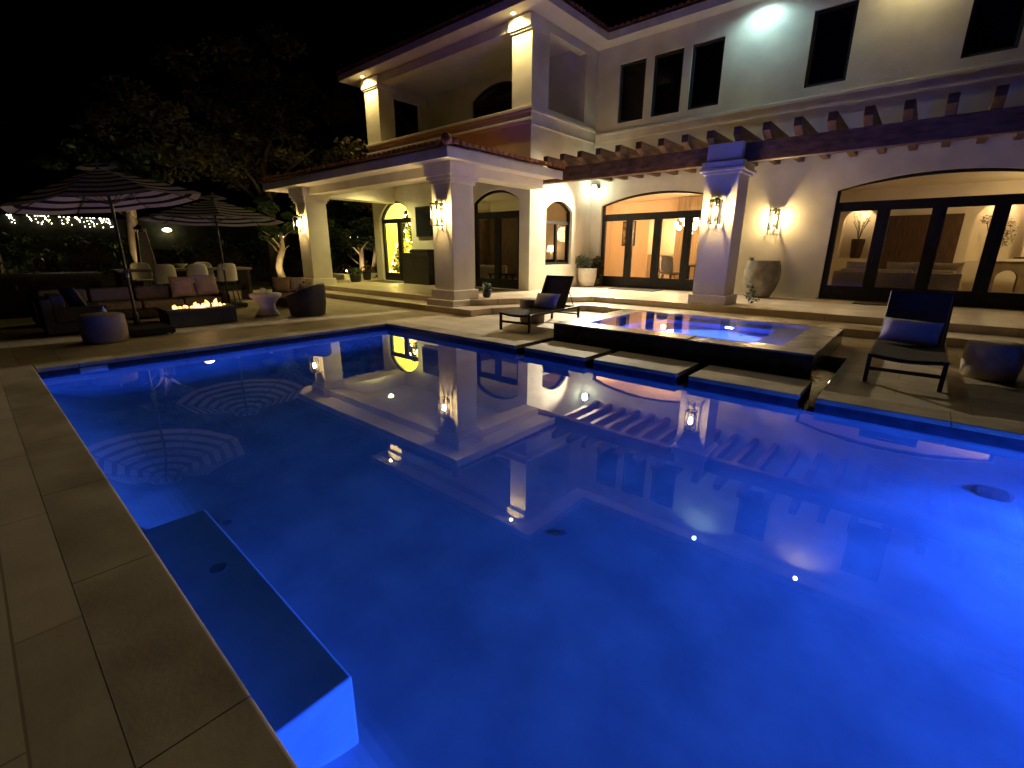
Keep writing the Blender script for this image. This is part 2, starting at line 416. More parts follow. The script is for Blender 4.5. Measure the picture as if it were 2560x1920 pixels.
# water
wt = MB(); wt.add([(PX0-.02,PY0-.02,WZ),(PX1+.02,PY0-.02,WZ),(PX1+.02,PY1+.02,WZ),(PX0-.02,PY1+.02,WZ)], [(0,1,2,3)])
struct(wt.build('pool_water', WATER))
cw = MB()
cw.add([(CH[0][0],TY0,WZ),(CH[3][1],TY0,WZ),(CH[3][1],TY1,WZ),(CH[0][0],TY1,WZ)], [(0,1,2,3)])
for a, b in CH: cw.add([(a,PY1+.02,WZ),(b,PY1+.02,WZ),(b,TY0,WZ),(a,TY0,WZ)], [(0,1,2,3)])
cw.add([(SX1,TY1,WZ),(-.63,TY1,WZ),(-.63,8.3,WZ),(SX1,8.3,WZ)], [(0,1,2,3)])
struct(cw.build('channel_water', WATER_SPA))
# pool lights
LENS_B = emit('blue_lens', (.10, .25, 1), 3)
def pool_light(loc, tgt, label, e, col=(.06, .17, 1), spot=0):
    root = empty('pool_light', label, 'pool light', loc)
    dr = (Vector(tgt)-Vector(loc)).normalized(); q = dr.to_track_quat('Z', 'Y').to_matrix().to_4x4(); q.translation = loc
    MB().lathe([(.13, 0), (.13, .02), (.10, .03), (.10, .012), (1e-4, .012)], n=24).xform(q).build('bezel', METAL, root)
    MB().lathe([(.098, .013), (.08, .024), (1e-4, .03)], n=24).xform(q).build('lens', LENS_B, root, smooth=True)
    if spot: light('SPOT', 'lamp', Vector(loc)+dr*.05, e, col, root, spot_size=R(140), spot_blend=1, shadow_soft_size=.09, target=tuple(Vector(tgt)+dr*.05))
    else: light('AREA', 'lamp', Vector(loc)+dr*.05, e, col, root, shape='DISK', size=.12, spread=R(118), target=tuple(Vector(tgt)+dr*.05))
    return root
pool_light((3.1, PY1-.01, -.80), (-1.6, 2.6, -1.75), 'round blue pool light in the long wall below the spa deck', 410)
pool_light((PX1-.01, 2.6, -.80), (PX1-4, 2.8, -1.6), 'round blue pool light in the far right end wall', 190)

# ground around (one big sheet with the deck area cut out)
g = MB(); GX = (-150, -19.5, 9, 150); GY = (-120, -7, 10.6, 150)
for i in range(3):
    for j in range(3):
        if i == 1 and j == 1: continue
        g.add([(GX[i],GY[j],-.03),(GX[i+1],GY[j],-.03),(GX[i+1],GY[j+1],-.03),(GX[i],GY[j+1],-.03)], [(0,1,2,3)])
struct(g.build('ground', SOIL))

# ================================================================== PATIO STEPS
Z1, Z2 = .15, .30
def poly_slab(mb, pts, z0, z1, nose=0):
    n = len(pts); tri = tessellate_polygon([[Vector((x, y, 0)) for x, y in pts]])
    vs = [(x,y,z0) for x,y in pts]+[(x,y,z1) for x,y in pts]; fs = []
    for tt in tri:
        a,b,c = [pts[i] for i in tt]
        s = (b[0]-a[0])*(c[1]-a[1])-(b[1]-a[1])*(c[0]-a[0]); tt = tuple(tt) if s > 0 else tuple(reversed(tt))
        fs.append(tuple(i+n for i in tt))
    for i in range(n): fs.append((i,(i+1)%n,n+(i+1)%n,n+i))
    return mb.add(vs, fs)
def curve_pts(p0, p1, bow, n=6):
    p0, p1 = Vector(p0), Vector(p1); d_ = p1-p0; nrm = Vector((-d_.y, d_.x)).normalized()
    return [tuple(p0 + d_*(i/n) + nrm*bow*math.sin(PI*i/n)) for i in range(n+1)]
s1 = MB()
poly_slab(s1, [(-18.6,7.68),(-7.93,7.68),(-7.93,8.36)] + curve_pts((-7.86,8.42),(-6.52,10.52),.10) + [(9,10.52),(9,11.5),(-18.6,11.5)], -.02, Z1)
struct(s1.build('lower_step', PATIO, bevel=.012))
s2 = MB()
poly_slab(s2, [(-18.6,8.3),(-8.75,8.3)] + curve_pts((-8.45,8.62),(-6.85,11.4),.12) + [(9,11.4),(9,22),(-18.6,22)], Z1-.02, Z2)
struct(s2.build('patio', PATIO, bevel=.012))

# ================================================================== VILLA
V = empty('villa', 'two storey cream stucco villa with arched glass doors, tiled portico and open balcony', 'house', (-9.35, 15.05, .3))
FY = 15.05; TOP = 7.78
DIN = (-8.92, -4.80, .31, 3.02, 3.37); LIV = (-2.06, 2.06, .31, 3.02, 3.33)
UPW = [(-8.52,-7.63),(-7.38,-6.46),(-6.22,-5.32),(-3.22,-2.32),(-.27,.60)]; UZ = (5.54, 7.22)
wl = MB(); panel(wl, 'y', FY, rect(-9.35, 7, .28, TOP), [arch(*DIN), arch(*LIV)] + [rect(a, b, *UZ) for a, b in UPW], .28)
wl.build('wall', STUCCO, V)
SW = (12.43, 13.9, 1.07, 2.78, 3.07); BO = (12.4, 14.36, 5.57, 7.52)
ws = MB(); panel(ws, 'x', -9.35, rect(11.6, FY, .28, TOP), [arch(*SW), rect(*BO)], .28)
ws.build('wall', STUCCO, V)
YD = (-17.22, -15.16, .31, 2.74, 3.36); AD = (-11.82, -9.76, .31, 3.02, 3.37)
wb = MB(); panel(wb, 'y', 11.6, rect(-17.65, -9.63, .28, 5.5), [arch(*YD), arch(*AD)], .28)
wb.build('wall', STUCCO, V)
# left flank wall with balcony opening, balcony back wall with its arched door
wf = MB(); panel(wf, 'x', -17.37, rect(11.88, 14.45, 4.9, TOP), [rect(12.65, 14.15, 5.55, 7.42)], .28); wf.build('wall', STUCCO, V)
wk = MB(); panel(wk, 'y', 14.45, rect(-17.65, -9.64, 4.9, TOP), [arch(-14.64, -11.88, 4.95, 7.12, 7.52)], .28); wk.build('wall', STUCCO, V)
bd = opening_unit(V, 'balcony_door', 'y', 14.52, -14.64, -11.88, 4.95, 7.12, 7.52, (6.85, 6.98), [-13.26], bot=.2, mw=.16, label='unlit arched door at the back of the balcony')
shade_sheet = MB(); shade_sheet.box(-16, -9.7, 16.2, 16.3, 4.9, 7.75); shade_sheet.build('interior_wall', FABRIC_D, V)  # near-black colour stands in for the darkness behind the balcony door
bf = MB(); bf.box(-17.37, -9.63, 11.88, 14.45, 4.75, 4.9); bf.build('balcony_floor', CONCRETE, V)
# mouldings: rail cap, belt courses
mo = MB()
mo.box(-17.71, -9.29, 11.54, 11.6, 5.42, 5.51); mo.box(-17.69, -9.31, 11.56, 11.6, 5.36, 5.42)
mo.box(-17.71, -9.29, 11.55, 11.6, 5.13, 5.21); mo.box(-17.69, -9.31, 11.57, 11.6, 5.08, 5.13)
mo.box(-9.35, -9.29, 11.6, FY, 5.36, 5.45); mo.box(-9.35, -9.32, 11.6, FY, 5.02, 5.08)
mo.box(-9.29, 7, FY-.06, FY, 5.23, 5.31); mo.box(-9.29, 7, FY-.035, FY, 5.02, 5.23)
mo.build('belt_moulding', TRIM, V, bevel=.012)
# balcony columns and front beam
for (a, b) in ((-17.65, -16.76), (-10.08, -9.632)):
    c = MB(); c.box(a, b, 11.6, 12.3, 5.51, 7.76); co_ = c.build('balcony_column', STUCCO, V)
    k = MB(); k.box(a-.10, b+.10 if a < -15 else -9.34, 11.52, 12.4, 7.44, 7.74); k.box(a-.05, b+.05 if a < -15 else -9.342, 11.56, 12.35, 7.38, 7.44); k.build('capital', TRIM, co_, bevel=.012)
k = MB(); k.box(-16.64, -10.2, 11.62, 12.1, 7.50, 7.76); k.build('balcony_beam', STUCCO, V)
# soffits + fascia + main roof
EX0, EX1, EY, EYM = -18.45, -8.72, 11.05, 14.55
so = MB()
so.box(EX0, EX1, EY, FY+.3, TOP, TOP+.03); so.box(EX1, 7.5, EYM, FY+.3, TOP, TOP+.03)
so.build('soffit', SOFFIT, V)
fa = MB()
fa.box(EX0-.03, EX1+.03, EY-.03, EY, TOP-.02, TOP+.19); fa.box(EX1, EX1+.03, EY, EYM-.03, TOP-.02, TOP+.19); fa.box(EX1, 7.5, EYM-.03, EYM, TOP-.02, TOP+.19)
fa.box(EX0-.03, EX0, EY, FY+.3, TOP-.02, TOP+.19)
fa.build('fascia', TRIM, V, bevel=.008)
def tiles(mb, org, eave, up, pitch, n, length, pr=.2, rad=.085, course=.4):
    """barrel tile rows: org corner, eave unit dir, up unit dir (horizontal), length(i) or const"""
    e = Vector(eave); u = Vector(up)
    prof = [(-rad, 0), (-rad*.8, rad*.62), (-rad*.35, rad*.95), (rad*.35, rad*.95), (rad*.8, rad*.62), (rad, 0), (pr-rad, -.01)]
    for i in range(n):
        s0, L = length(i)
        if L <= s0+.03: continue
        m = max(1, int(math.ceil((L-s0)/course))); st = (L-s0)/m
        jit = random.uniform(-.012, .012)
        for j in range(m):
            a = s0+j*st+(jit if j == 0 else 0); b = s0+(j+1)*st+.02
            vs = []
            for (t_, q) in ((a, .03), (b, .0)):
                for (x, z) in prof:
                    p = Vector(org)+e*((i+.5)*pr+x)+u*t_
                    vs.append((p.x, p.y, p.z+z*(1 if q else .82)+q+pitch*t_))
            k = len(prof)
            mb.add(vs, [(v, v+1, k+v+1, k+v) for v in range(k-1)] + [tuple(range(k-1, -1, -1))])
ut = MB()
tiles(ut, (EX0-.08, EY-.1, TOP+.19), (1,0,0), (0,1,0), .33, 50, lambda i: (0, 2.0), .2)
tiles(ut, (EX1+.1, EY-.08, TOP+.19), (0,1,0), (-1,0,0), .33, 18, lambda i: (0, 2.0), .2)
tiles(ut, (EX1, EYM-.1, TOP+.19), (1,0,0), (0,1,0), .33, 80, lambda i: (0, 3.0), .2)
ut.add([(EX0-.05,EY-.05,TOP+.18),(EX1+.05,EY-.05,TOP+.18),(-11,14,9),(-16,14,9)], [(0,1,2,3)])
ut.add([(EX1+.05,EY-.05,TOP+.18),(EX1+.05,EYM,TOP+.18),(-11,17,9),(-11,14,9)], [(0,1,2,3)])
ut.add([(EX1,EYM-.05,TOP+.18),(7.5,EYM-.05,TOP+.18),(7.5,19,9.6),(-11,19,9.6)], [(0,1,2,3)])
ut.add([(EX0-.05,EY-.05,TOP+.18),(-16,14,9),(-16,18,9),(EX0-.05,18,TOP+.18)], [(0,1,2,3)])
ut.build('tile_roof', TERRA, V)

# ---- portico
PE = (7.37, -8.25, -17.67); ZF = 3.45; PIT = .27
cols = [(-9.56, -8.83), (-16.80, -16.06)]
for (a, b) in cols:
    c = MB(); c.box(a, b, 7.98, 8.70, .54, 3.05); cob = c.build('portico_column', STUCCO, V, bevel=.012)
    k = MB(); k.box(a-.13, b+.13, 7.85, 8.83, 3.22, ZF+.05); k.box(a-.085, b+.085, 7.895, 8.785, 3.13, 3.22); k.box(a-.04, b+.04, 7.94, 8.74, 3.05, 3.13); k.build('capital', TRIM, cob, bevel=.012)
    k = MB(); k.box(a-.075, b+.075, 7.905, 8.775, .3, .54); k.box(a-.15, b+.15, 7.80, 8.86, .14, .302); k.build('column_base', TRIM, cob, bevel=.012)
pb = MB(); pb.box(-16.70, -9.0, 8.04, 8.64, 3.27, 3.9)
pb.build('portico_beam', STUCCO, V)
pb = MB(); pb.box(-9.46, -8.87, 8.642, 11.6, 3.27, 3.9); pb.build('portico_beam', STUCCO, V)
pb = MB(); pb.box(-16.72, -16.10, 8.642, 11.6, 3.27, 3.9); pb.build('portico_beam', STUCCO, V)
ps = MB()
ps.box(PE[2], PE[1], PE[0], 8.04, ZF+.05, ZF+.09); ps.box(-8.87, PE[1], 8.04, 11.9, ZF+.05, ZF+.09); ps.box(PE[2], -16.72, 8.04, 11.6, ZF+.05, ZF+.09)
ps.box(-16.1, -9.46, 8.642, 11.6, 3.86, 3.9)
ps.build('portico_soffit', SOFFIT, V)
pf = MB()
pf.box(PE[2]-.03, PE[1]+.03, PE[0]-.03, PE[0], ZF, ZF+.2); pf.box(PE[1], PE[1]+.03, PE[0], 11.95, ZF, ZF+.2); pf.box(PE[2]-.03, PE[2], PE[0], 11.6, ZF, ZF+.2)
pf.box(PE[2]-.015, PE[1]+.015, PE[0]-.015, PE[0]+.02, ZF+.2, ZF+.225); pf.box(PE[1]-.02, PE[1]+.015, PE[0]+.02, 11.95, ZF+.2, ZF+.225)
pf.build('portico_fascia', TRIM, V, bevel=.006)
pt = MB(); zr = ZF+.24; W_ = PE[1]-PE[2]; NR = int((W_+.16)/.2)
tiles(pt, (PE[2]-.08, PE[0]-.09, zr), (1,0,0), (0,1,0), PIT, NR, lambda i: (0, min(4.3, (i+.5)*.2+.02, (NR-i-.5)*.2+.02)), .2, .088)
NR2 = 23
tiles(pt, (PE[1]+.09, PE[0]-.08, zr), (0,1,0), (-1,0,0), PIT, NR2, lambda i: (0, min(1.19 if i*.2 > 4.15 else 4.3, (i+.5)*.2+.02)), .2, .088)
tiles(pt, (PE[2]-.09, PE[0]-.08, zr), (0,1,0), (1,0,0), PIT, 21, lambda i: (0, min(4.3, (i+.5)*.2+.02)), .2, .088)
zz = zr-.03; q = 4.23
pt.add([(PE[2],PE[0],zz),(PE[1],PE[0],zz),(PE[1]-q,PE[0]+q,zz+PIT*q),(PE[2]+q,PE[0]+q,zz+PIT*q)], [(0,1,2,3)])
pt.add([(PE[1],PE[0],zz),(PE[1],11.9,zz),(PE[1]-1.1,11.9,zz+PIT*1.1),(PE[1]-1.1,11.6,zz+PIT*1.1),(PE[1]-q,11.6,zz+PIT*q)], [(0,1,2,3,4)])
pt.add([(PE[2],PE[0],zz),(PE[2]+q,PE[0]+q,zz+PIT*q),(PE[2],PE[0]+q,zz)], [(0,1,2)])
for sgn, X in ((-1, PE[1]+.06), (1, PE[2]-.06)):     # hip caps
    for j in range(14):
        t0, t1 = j*.3, j*.3+.34
        pt.tube([(X+sgn*t0, PE[0]-.06+t0, zr+.08+PIT*t0), (X+sgn*t1, PE[0]-.06+t1, zr+.06+PIT*t1)], [.105, .085], 8)
pt.sphere((PE[1]+.05, PE[0]-.05, zr+.1), .12)
pt.build('tile_roof', TERRA, V)

# ---- doors and windows
opening_unit(V, 'folding_door', 'y', FY+.10, *DIN, (2.52, 2.74), [-7.86, -6.86, -5.86], bot=.35, mw=.25, label='tall arched folding doors of the lit dining room')
opening_unit(V, 'folding_door', 'y', FY+.10, *LIV, (2.52, 2.74), [-1.03, 0, 1.03], bot=.35, mw=.26, label='dark arched folding doors of the living room')
opening_unit(V, 'french_door', 'y', 11.70, *YD, (2.55, 2.72), [-16.08], bot=.30, mw=.24, label='arched double door glowing yellow with the Christmas tree behind')
opening_unit(V, 'french_door', 'y', 11.70, *AD, (2.51, 2.72), [-10.80], bot=.30, mw=.24, label='dim arched double door beside the portico column')
opening_unit(V, 'arched_window', 'x', -9.45, *SW, (2.36, 2.45), [13.16], fw=.05, stile=.05, bot=.08, mw=.09, label='small arched window in the side wall')
for i, (a, b) in enumerate(UPW):
    f = MB(); panel(f, 'y', FY+.06, rect(a, b, *UZ), [rect(a+.07, b-.07, UZ[0]+.07, UZ[1]-.07)], .1)
    fo = f.build('window', WINFRAME, V)
    p = MB(); p.add([(a+.06,FY+.12,UZ[0]+.06),(b-.06,FY+.12,UZ[0]+.06),(b-.06,FY+.12,UZ[1]-.06),(a+.06,FY+.12,UZ[1]-.06)], [(0,1,2,3)]); p.build('glass_pane', GLASS, fo)
    s = MB(); s.add([(a-.1,FY+.5,UZ[0]-.2),(b+.1,FY+.5,UZ[0]-.2),(b+.1,FY+.5,UZ[1]+.2),(a-.1,FY+.5,UZ[1]+.2)], [(0,1,2,3)]); s.build('blind', FABRIC_D, fo)
for a_, b_ in ((-8.95, -4.77), (-2.1, 2.1)): MB().box(a_, b_, FY-.02, FY+.28, .30, .312).build('threshold', METAL, V)
# narrow plinth at the wall foot
for a_, b_ in ((-9.33, -8.95), (-4.77, -2.1), (2.1, 7)): MB().box(a_, b_, FY-.02, FY, .3, .36).build('plinth', TRIM, V)

# ---- interiors (inward shells, each wall set as a part)
def room(x0, x1, y0, y1, z0, z1, wm, fm=INT_FLOOR, cm=INT_CREAM, back_holes=None, skip=()):
    wl_ = MB()
    if 'b' not in skip: panel(wl_, 'y', y1, rect(x0, x1, z0, z1), back_holes or [], .12)
    if 'l' not in skip: wl_.box(x0-.1, x0, y0, y1, z0, z1)
    if 'r' not in skip: wl_.box(x1, x1+.1, y0, y1, z0, z1)
    wl_.build('interior_wall', wm, V)
    MB().box(x0, x1, y0, y1, z1, z1+.08).build('interior_ceiling', cm, V)
    MB().box(x0, x1, y0, y1, z0-.02, z0+.012).build('interior_floor', fm, V)
# dining room
room(-11.0, -3.3, FY+.29, 19.5, .3, 3.55, INT_CREAM, back_holes=[rect(-9.2, -7.9, .32, 2.9)])
MB().box(-7.65, -6.5, 18.6, 18.75, .31, 3.5).build('curtain', mottled('taupe_curtain', (.24,.18,.11), (.36,.28,.18), 3, .9, .3, 12, stretch=(9,1,.3)), V)
al = MB(); al.box(-9.6, -7.5, 20.9, 21.0, .3, 3.2); al.box(-9.6,-9.5,19.62,20.9,.3,3.2); al.box(-7.6,-7.5,19.62,20.9,.3,3.2); al.box(-9.6,-7.5,19.62,21,3.0,3.1); al.build('interior_wall', INT_CREAM, V)
# living room with niches
N1 = (-2.34, -1.45, 1.32, 2.45, 2.88); N2 = (.82, 1.95, 1.30, 2.4, 2.95)
room(-2.9, 4.2, FY+.29, 19.5, .3, 3.45, INT_CREAM, back_holes=[arch(*N1), arch(*N2)])
for nn in (N1, N2):
    nb = MB()
    nb.box(nn[0]-.05, nn[1]+.05, 20.0, 20.05, nn[2]-.05, nn[4]+.05); nb.box(nn[0]-.05, nn[1]+.05, 19.6, 20.0, nn[2]-.06, nn[2])
    nb.box(nn[0]-.06, nn[0], 19.6, 20.0, nn[2], nn[4]); nb.box(nn[1], nn[1]+.06, 19.6, 20.0, nn[2], nn[4]); nb.box(nn[0]-.06, nn[1]+.06, 19.6, 20.0, nn[4], nn[4]+.05)
    nb.build('niche', INT_CREAM, V)
MB().box(-1.2, .58, 19.40, 19.5, .31, 2.62).build('wood_panel', BROWNPANEL, V)
# yellow room, family room
room(-18.0, -14.6, 11.885, 14.9, .3, 3.5, mottled('interior_yellow', (.64,.56,.20), (.70,.62,.24), 1.2, .85, .05, 40), cm=mottled('ceiling_yellow', (.64,.58,.26), (.68,.62,.3), 1.2, .85))
room(-14.4, -9.64, 11.885, 15.2, .3, 3.5, INT_CREAM, skip=('r',))

MB().box(-14.38, -11.75, 15.05, 15.19, .32, 3.0).build('wood_panel', BROWNPANEL, V)  # dark panel added to dim the room behind the portico door
MB().box(-14.39, -14.28, 11.95, 15.0, .32, 3.0).build('wood_panel', BROWNPANEL, V)  # second added panel, darkens the left side likewise
# lamps inside
light('POINT', 'dining_lamp', (-6.9, 17.3, 2.2), 85, (1, .53, .20), V, shadow_soft_size=.3)
light('POINT', 'hall_lamp', (-10.0, 17.4, 3.0), 60, (1, .53, .20), V, shadow_soft_size=.15)
light('POINT', 'pantry_lamp', (-8.5, 20.3, 2.3), 28, (1, .6, .28), V, shadow_soft_size=.1)
for nn, e in ((N1, 5), (N2, 5)):
    light('POINT', 'niche_lamp', ((nn[0]+nn[1])/2, 19.75, nn[4]-.12), e, (1, .74, .40), V, shadow_soft_size=.05)
light('POINT', 'living_lamp', (2.6, 17.8, 2.6), 44, (1, .73, .34), V, shadow_soft_size=.2)
light('POINT', 'yellow_lamp', (-16.6, 13.3, 3.2), 230, (1, .94, .22), V, shadow_soft_size=.2)
light('SPOT', 'side_window_fill', (-11.6, 12.7, 3.1), 30, AMBER, V, shadow_soft_size=.1, spot_size=R(85), spot_blend=.6, target=(-10.5, 15.4, 2.5))  # added spot in the family room, warms the wall behind the side window
light('POINT', 'family_lamp', (-13.6, 13.6, 2.2), 9, (1, .85, .3), V, shadow_soft_size=.2)

# ================================================================== PERGOLA
P = empty('pergola', 'dark timber pergola on a square stucco pillar along the patio', 'pergola', (-3.8, 11.87, .3))
b_ = MB(); b_.box(-9.3, -4.17, 11.66, 11.88, 3.40, 3.78); b_.build('beam', WOOD, P, bevel=.012)
b_ = MB(); b_.box(-3.43, 6.2, 11.66, 11.88, 3.40, 3.78); b_.build('beam', WOOD, P, bevel=.012)
pp = MB(); pp.box(-4.17, -3.43, 11.50, 12.24, .52, 3.22); po = pp.build('pillar', STUCCO, P, bevel=.012)
k = MB(); k.box(-4.28, -3.32, 11.39, 12.35, 3.23, 3.29); k.box(-4.24, -3.36, 11.43, 12.31, 3.29, 3.43); k.box(-4.17, -3.43, 11.5, 12.24, 3.43, 3.80); k.box(-4.22, -3.38, 11.45, 12.29, 3.17, 3.23); k.build('capital', TRIM, po, bevel=.012)
k = MB(); k.box(-4.24, -3.36, 11.43, 12.31, .29, .52); k.build('pillar_base', TRIM, po, bevel=.015)
proto = None
for i in range(24):
    xr = -8.62 + i*.5635
    if proto is None:
        rb = MB(); w2 = .075
        prof = [(11.36, 4.06), (15.04, 4.06), (15.04, 3.787), (11.60, 3.787), (11.36, 3.90)]
        n = len(prof); rb.add([(xr-w2, y, z) for y, z in prof]+[(xr+w2, y, z) for y, z in prof],
            [tuple(range(n)), tuple(range(2*n-1, n-1, -1))] + [((i_+1) % n, i_, n+i_, n+(i_+1) % n) for i_ in range(n)])
        proto = rb.build('rafter', WOOD, P, bevel=.01)
    else:
        c = proto.copy(); COL.objects.link(c); c.parent = P; c.location = (i*.5635, 0, 0)

# ================================================================== WALL LANTERNS
BULB = emit('lantern_bulb', (1, .69, .28), 300)
def lantern(label):
    r = empty('wall_lantern', label, 'wall lantern', (0, 0, 0), 'wall lanterns')
    hw = .105; d0, d1 = -.055, -.265; zt, zb = .25, -.25
    MB().box(-.06, .06, -.02, 0, -.17, .17).build('backplate', METAL, r, bevel=.004)
    f = MB()
    for x in (-hw, hw):
        for y in (d0, d1): f.box(x-.008, x+.008, y-.008, y+.008, zb, zt)
    for z in (zb, zt-.02):
        f.box(-hw+.008, hw-.008, d1-.007, d1+.007, z, z+.015); f.box(-hw+.008, hw-.008, d0-.007, d0+.007, z, z+.015)
        f.box(-hw-.007, -hw+.007, d1+.008, d0-.008, z, z+.015); f.box(hw-.007, hw+.007, d1+.008, d0-.008, z, z+.015)
    f.box(-.02, .02, d0+.008, -.015, zt-.06, zt-.02); f.box(-.02, .02, d0+.008, -.015, zb+.0, zb+.03)
    f.build('frame', METAL, r)
    c = MB(); c.box(-hw-.012, hw+.012, d1-.012, d0+.012, zt+.0, zt+.018); c.lathe([(.05, zt+.018), (.035, zt+.06), (1e-4, zt+.062)], (0, (d0+d1)/2, 0), 16); c.build('roof_cap', METAL, r)
    g_ = MB(); ym = d1+.0
    g_.add([(-hw, d1, zb), (hw, d1, zb), (hw, d1, zt), (-hw, d1, zt)], [(0,1,2,3)]); g_.add([(-hw, d0, zb), (-hw, d1, zb), (-hw, d1, zt), (-hw, d0, zt)], [(0,1,2,3)]); g_.add([(hw, d0, zb), (hw, d1, zb), (hw, d1, zt), (hw, d0, zt)], [(0,1,2,3)])
    g_.build('glass_pane', LAMPGLASS, r)
    yc = (d0+d1)/2
    MB().lathe([(.022, -.02), (.045, .03), (.045, .10), (.03, .14), (1e-4, .15)], (0, yc, -.04), 12).build('bulb', BULB, r, smooth=True)
    MB().lathe([(.02, 0), (.02, .13)], (0, yc, .108), 10).build('socket', METAL, r)
    return r
L0 = lantern('lit box lantern on the portico column nearest the pool corner')
L0.location = (-9.195, 7.98, 2.34)
another(L0, 'lit box lantern on the far portico column behind the wicker chair', (-16.43, 7.98, 2.34))
another(L0, 'lit box lantern on the pergola pillar', (-3.80, 11.50, 2.36))
another(L0, 'lit box lantern on the flat wall above the bowl planter', (-3.39, FY, 2.36))

# ================================================================== FLOOD AND SOFFIT LIGHTS
fl = empty('flood_light', 'small bright flood light in the inner corner under the pergola', 'flood light', (-9.1, 14.75, 3.62))
MB().box(-9.19, -9.01, 14.85, 15.049, 3.60, 3.72).build('housing', METAL, fl, bevel=.01)
MB().sphere((-9.1, 14.79, 3.62), .075).build('lens', emit('flood_lens', (.95, 1, .82), 22), fl, smooth=True)
light('SPOT', 'lamp', (-8.85, 14.45, 3.60), 1380, (1, .87, .62), fl, spot_size=R(128), spot_blend=.7, shadow_soft_size=.07, target=(-5.6, 8.6, 0))
light('POINT', 'lamp', (-8.95, 14.65, 3.55), 6, (.88, 1, .74), fl, shadow_soft_size=.08)
LW = emit('soffit_lens_warm', (1, .80, .35), 40); LC = emit('soffit_lens_cool', (.75, .95, 1), 40)
def soffit_light(x, y, lm, col, e, label, tgt, size=R(120)):
    r = empty('soffit_light', label, 'soffit light', (x, y, TOP), 'round lights set in the eaves')
    MB().lathe([(.085, 0), (.085, -.015), (.06, -.02), (.055, 0)], (x, y, TOP), 20).build('trim_ring', TRIM, r)
    MB().lathe([(1e-4, -.030), (.04, -.026), (.058, -.01)], (x, y, TOP), 16).build('lens', lm, r, smooth=True)
    light('SPOT', 'lamp', (x, y, TOP-.05), e, col, r, spot_size=size, spot_blend=.6, shadow_soft_size=.05, target=tgt)
soffit_light(-9.82, 11.33, LW, (1, .76, .30), 160, 'warm eave light over the near balcony column', (-9.95, 11.9, 5), R(145))
soffit_light(-17.3, 11.33, LW, (1, .74, .28), 160, 'warm eave light over the far balcony column', (-17.1, 11.9, 5), R(145))
soffit_light(-4.32, 14.61, LC, (.56, .94, 1), 40, 'cool white eave light above the upper wall', (-4.5, 14.7, 0), R(168))
soffit_light(-1.25, 14.61, LW, (1, .84, .42), 32, 'warm eave light above the upper wall between the two single windows', (-1.25, 14.7, 0), R(168))
# unseen ceiling lamp, added for the yellow light in the portico
pr = empty('added_ceiling_light', 'unseen round lamp added in the portico ceiling', 'ceiling light', (-15.2, 10.2, 3.86))
MB().lathe([(.09, 0), (.09, -.012), (.06, -.015), (1e-4, -.016)], (-15.2, 10.2, 3.86), 20).build('lens', LW, pr)
light('SPOT', 'lamp', (-15.2, 10.2, 3.82), 170, (1, .90, .32), pr, spot_size=R(150), spot_blend=.8, shadow_soft_size=.08, target=(-15.2, 10.2, 0))

# ================================================================== SPA
S = empty('spa', 'raised square spa with dark tiled front and blue lit water', 'spa', (SX0, SY0, 0))
ST = .275; cwid = .44
fr = MB(); fr.box(SX0, SX1, SY0, SY0+.03, -.2, ST-.03); fr.box(SX0, SX0+.03, SY0+.03, SY1, -.2, ST-.03); fr.box(SX1-.03, SX1, SY0+.03, SY1, -.2, ST-.03); fr.box(SX0+.03, SX1-.03, SY1-.03, SY1, -.2, ST-.03)
fr.build('tile_face', BLACKTILE, S)
ca = MB()
IX0, IX1, IY0, IY1 = SX0+cwid, SX1-cwid, SY0+.42, SY1-.12
nsl = 5; sw = (SX1-SX0)/nsl
for i in range(nsl):
    low = .012 if i == 3 else 0      # spillway slab sits a little lower
    ca.box(SX0+i*sw+.002, SX0+(i+1)*sw-.002, SY0-.004, IY0, ST-.03, ST-low)
ca.box(SX0-.004, IX0, IY0+.002, SY1, ST-.03, ST); ca.box(IX1, SX1+.004, IY0+.002, SY1, ST-.03, ST); ca.box(IX0+.002, IX1-.002, IY1, SY1, ST-.03, ST-.004)
ca.build('coping', SPASTONE, S, bevel=.008)
sb = MB(); DZ = -.55
def inq(a, b, z0, z1): sb.add([(a[0],a[1],z0),(b[0],b[1],z0),(b[0],b[1],z1),(a[0],a[1],z1)], [(0,1,2,3)])
sb.add([(IX0,IY0,DZ),(IX1,IY0,DZ),(IX1,IY1,DZ),(IX0,IY1,DZ)], [(0,1,2,3)])
inq((IX0,IY0),(IX1,IY0),DZ,ST-.03); inq((IX1,IY0),(IX1,IY1),DZ,ST-.03); inq((IX1,IY1),(IX0,IY1),DZ,ST-.03); inq((IX0,IY1),(IX0,IY0),DZ,ST-.03)
sb.box(IX0+.001, IX1-.001, IY1-.45, IY1-.001, DZ+.001, -.10); sb.box(IX1-.45, IX1-.002, IY0+.002, IY1-.46, DZ+.001, -.10); sb.box(IX0+.002, IX0+.45, IY0+.002, IY1-.46, DZ+.001, -.10)
sb.build('basin', PLASTER, S)
sw_ = MB(); sw_.add([(IX0-.01,IY0-.01,ST-.006),(IX1+.01,IY0-.01,ST-.006),(IX1+.01,IY1+.01,ST-.006),(IX0-.01,IY1+.01,ST-.006)], [(0,1,2,3)])
sw_.build('spa_water', WATER_SPA, S)
pool_light((-2.5, IY1-.46, -.28), (-2.5, IY0, -.4), 'round blue light in the bench wall of the spa', 230, (.10, .14, 1))
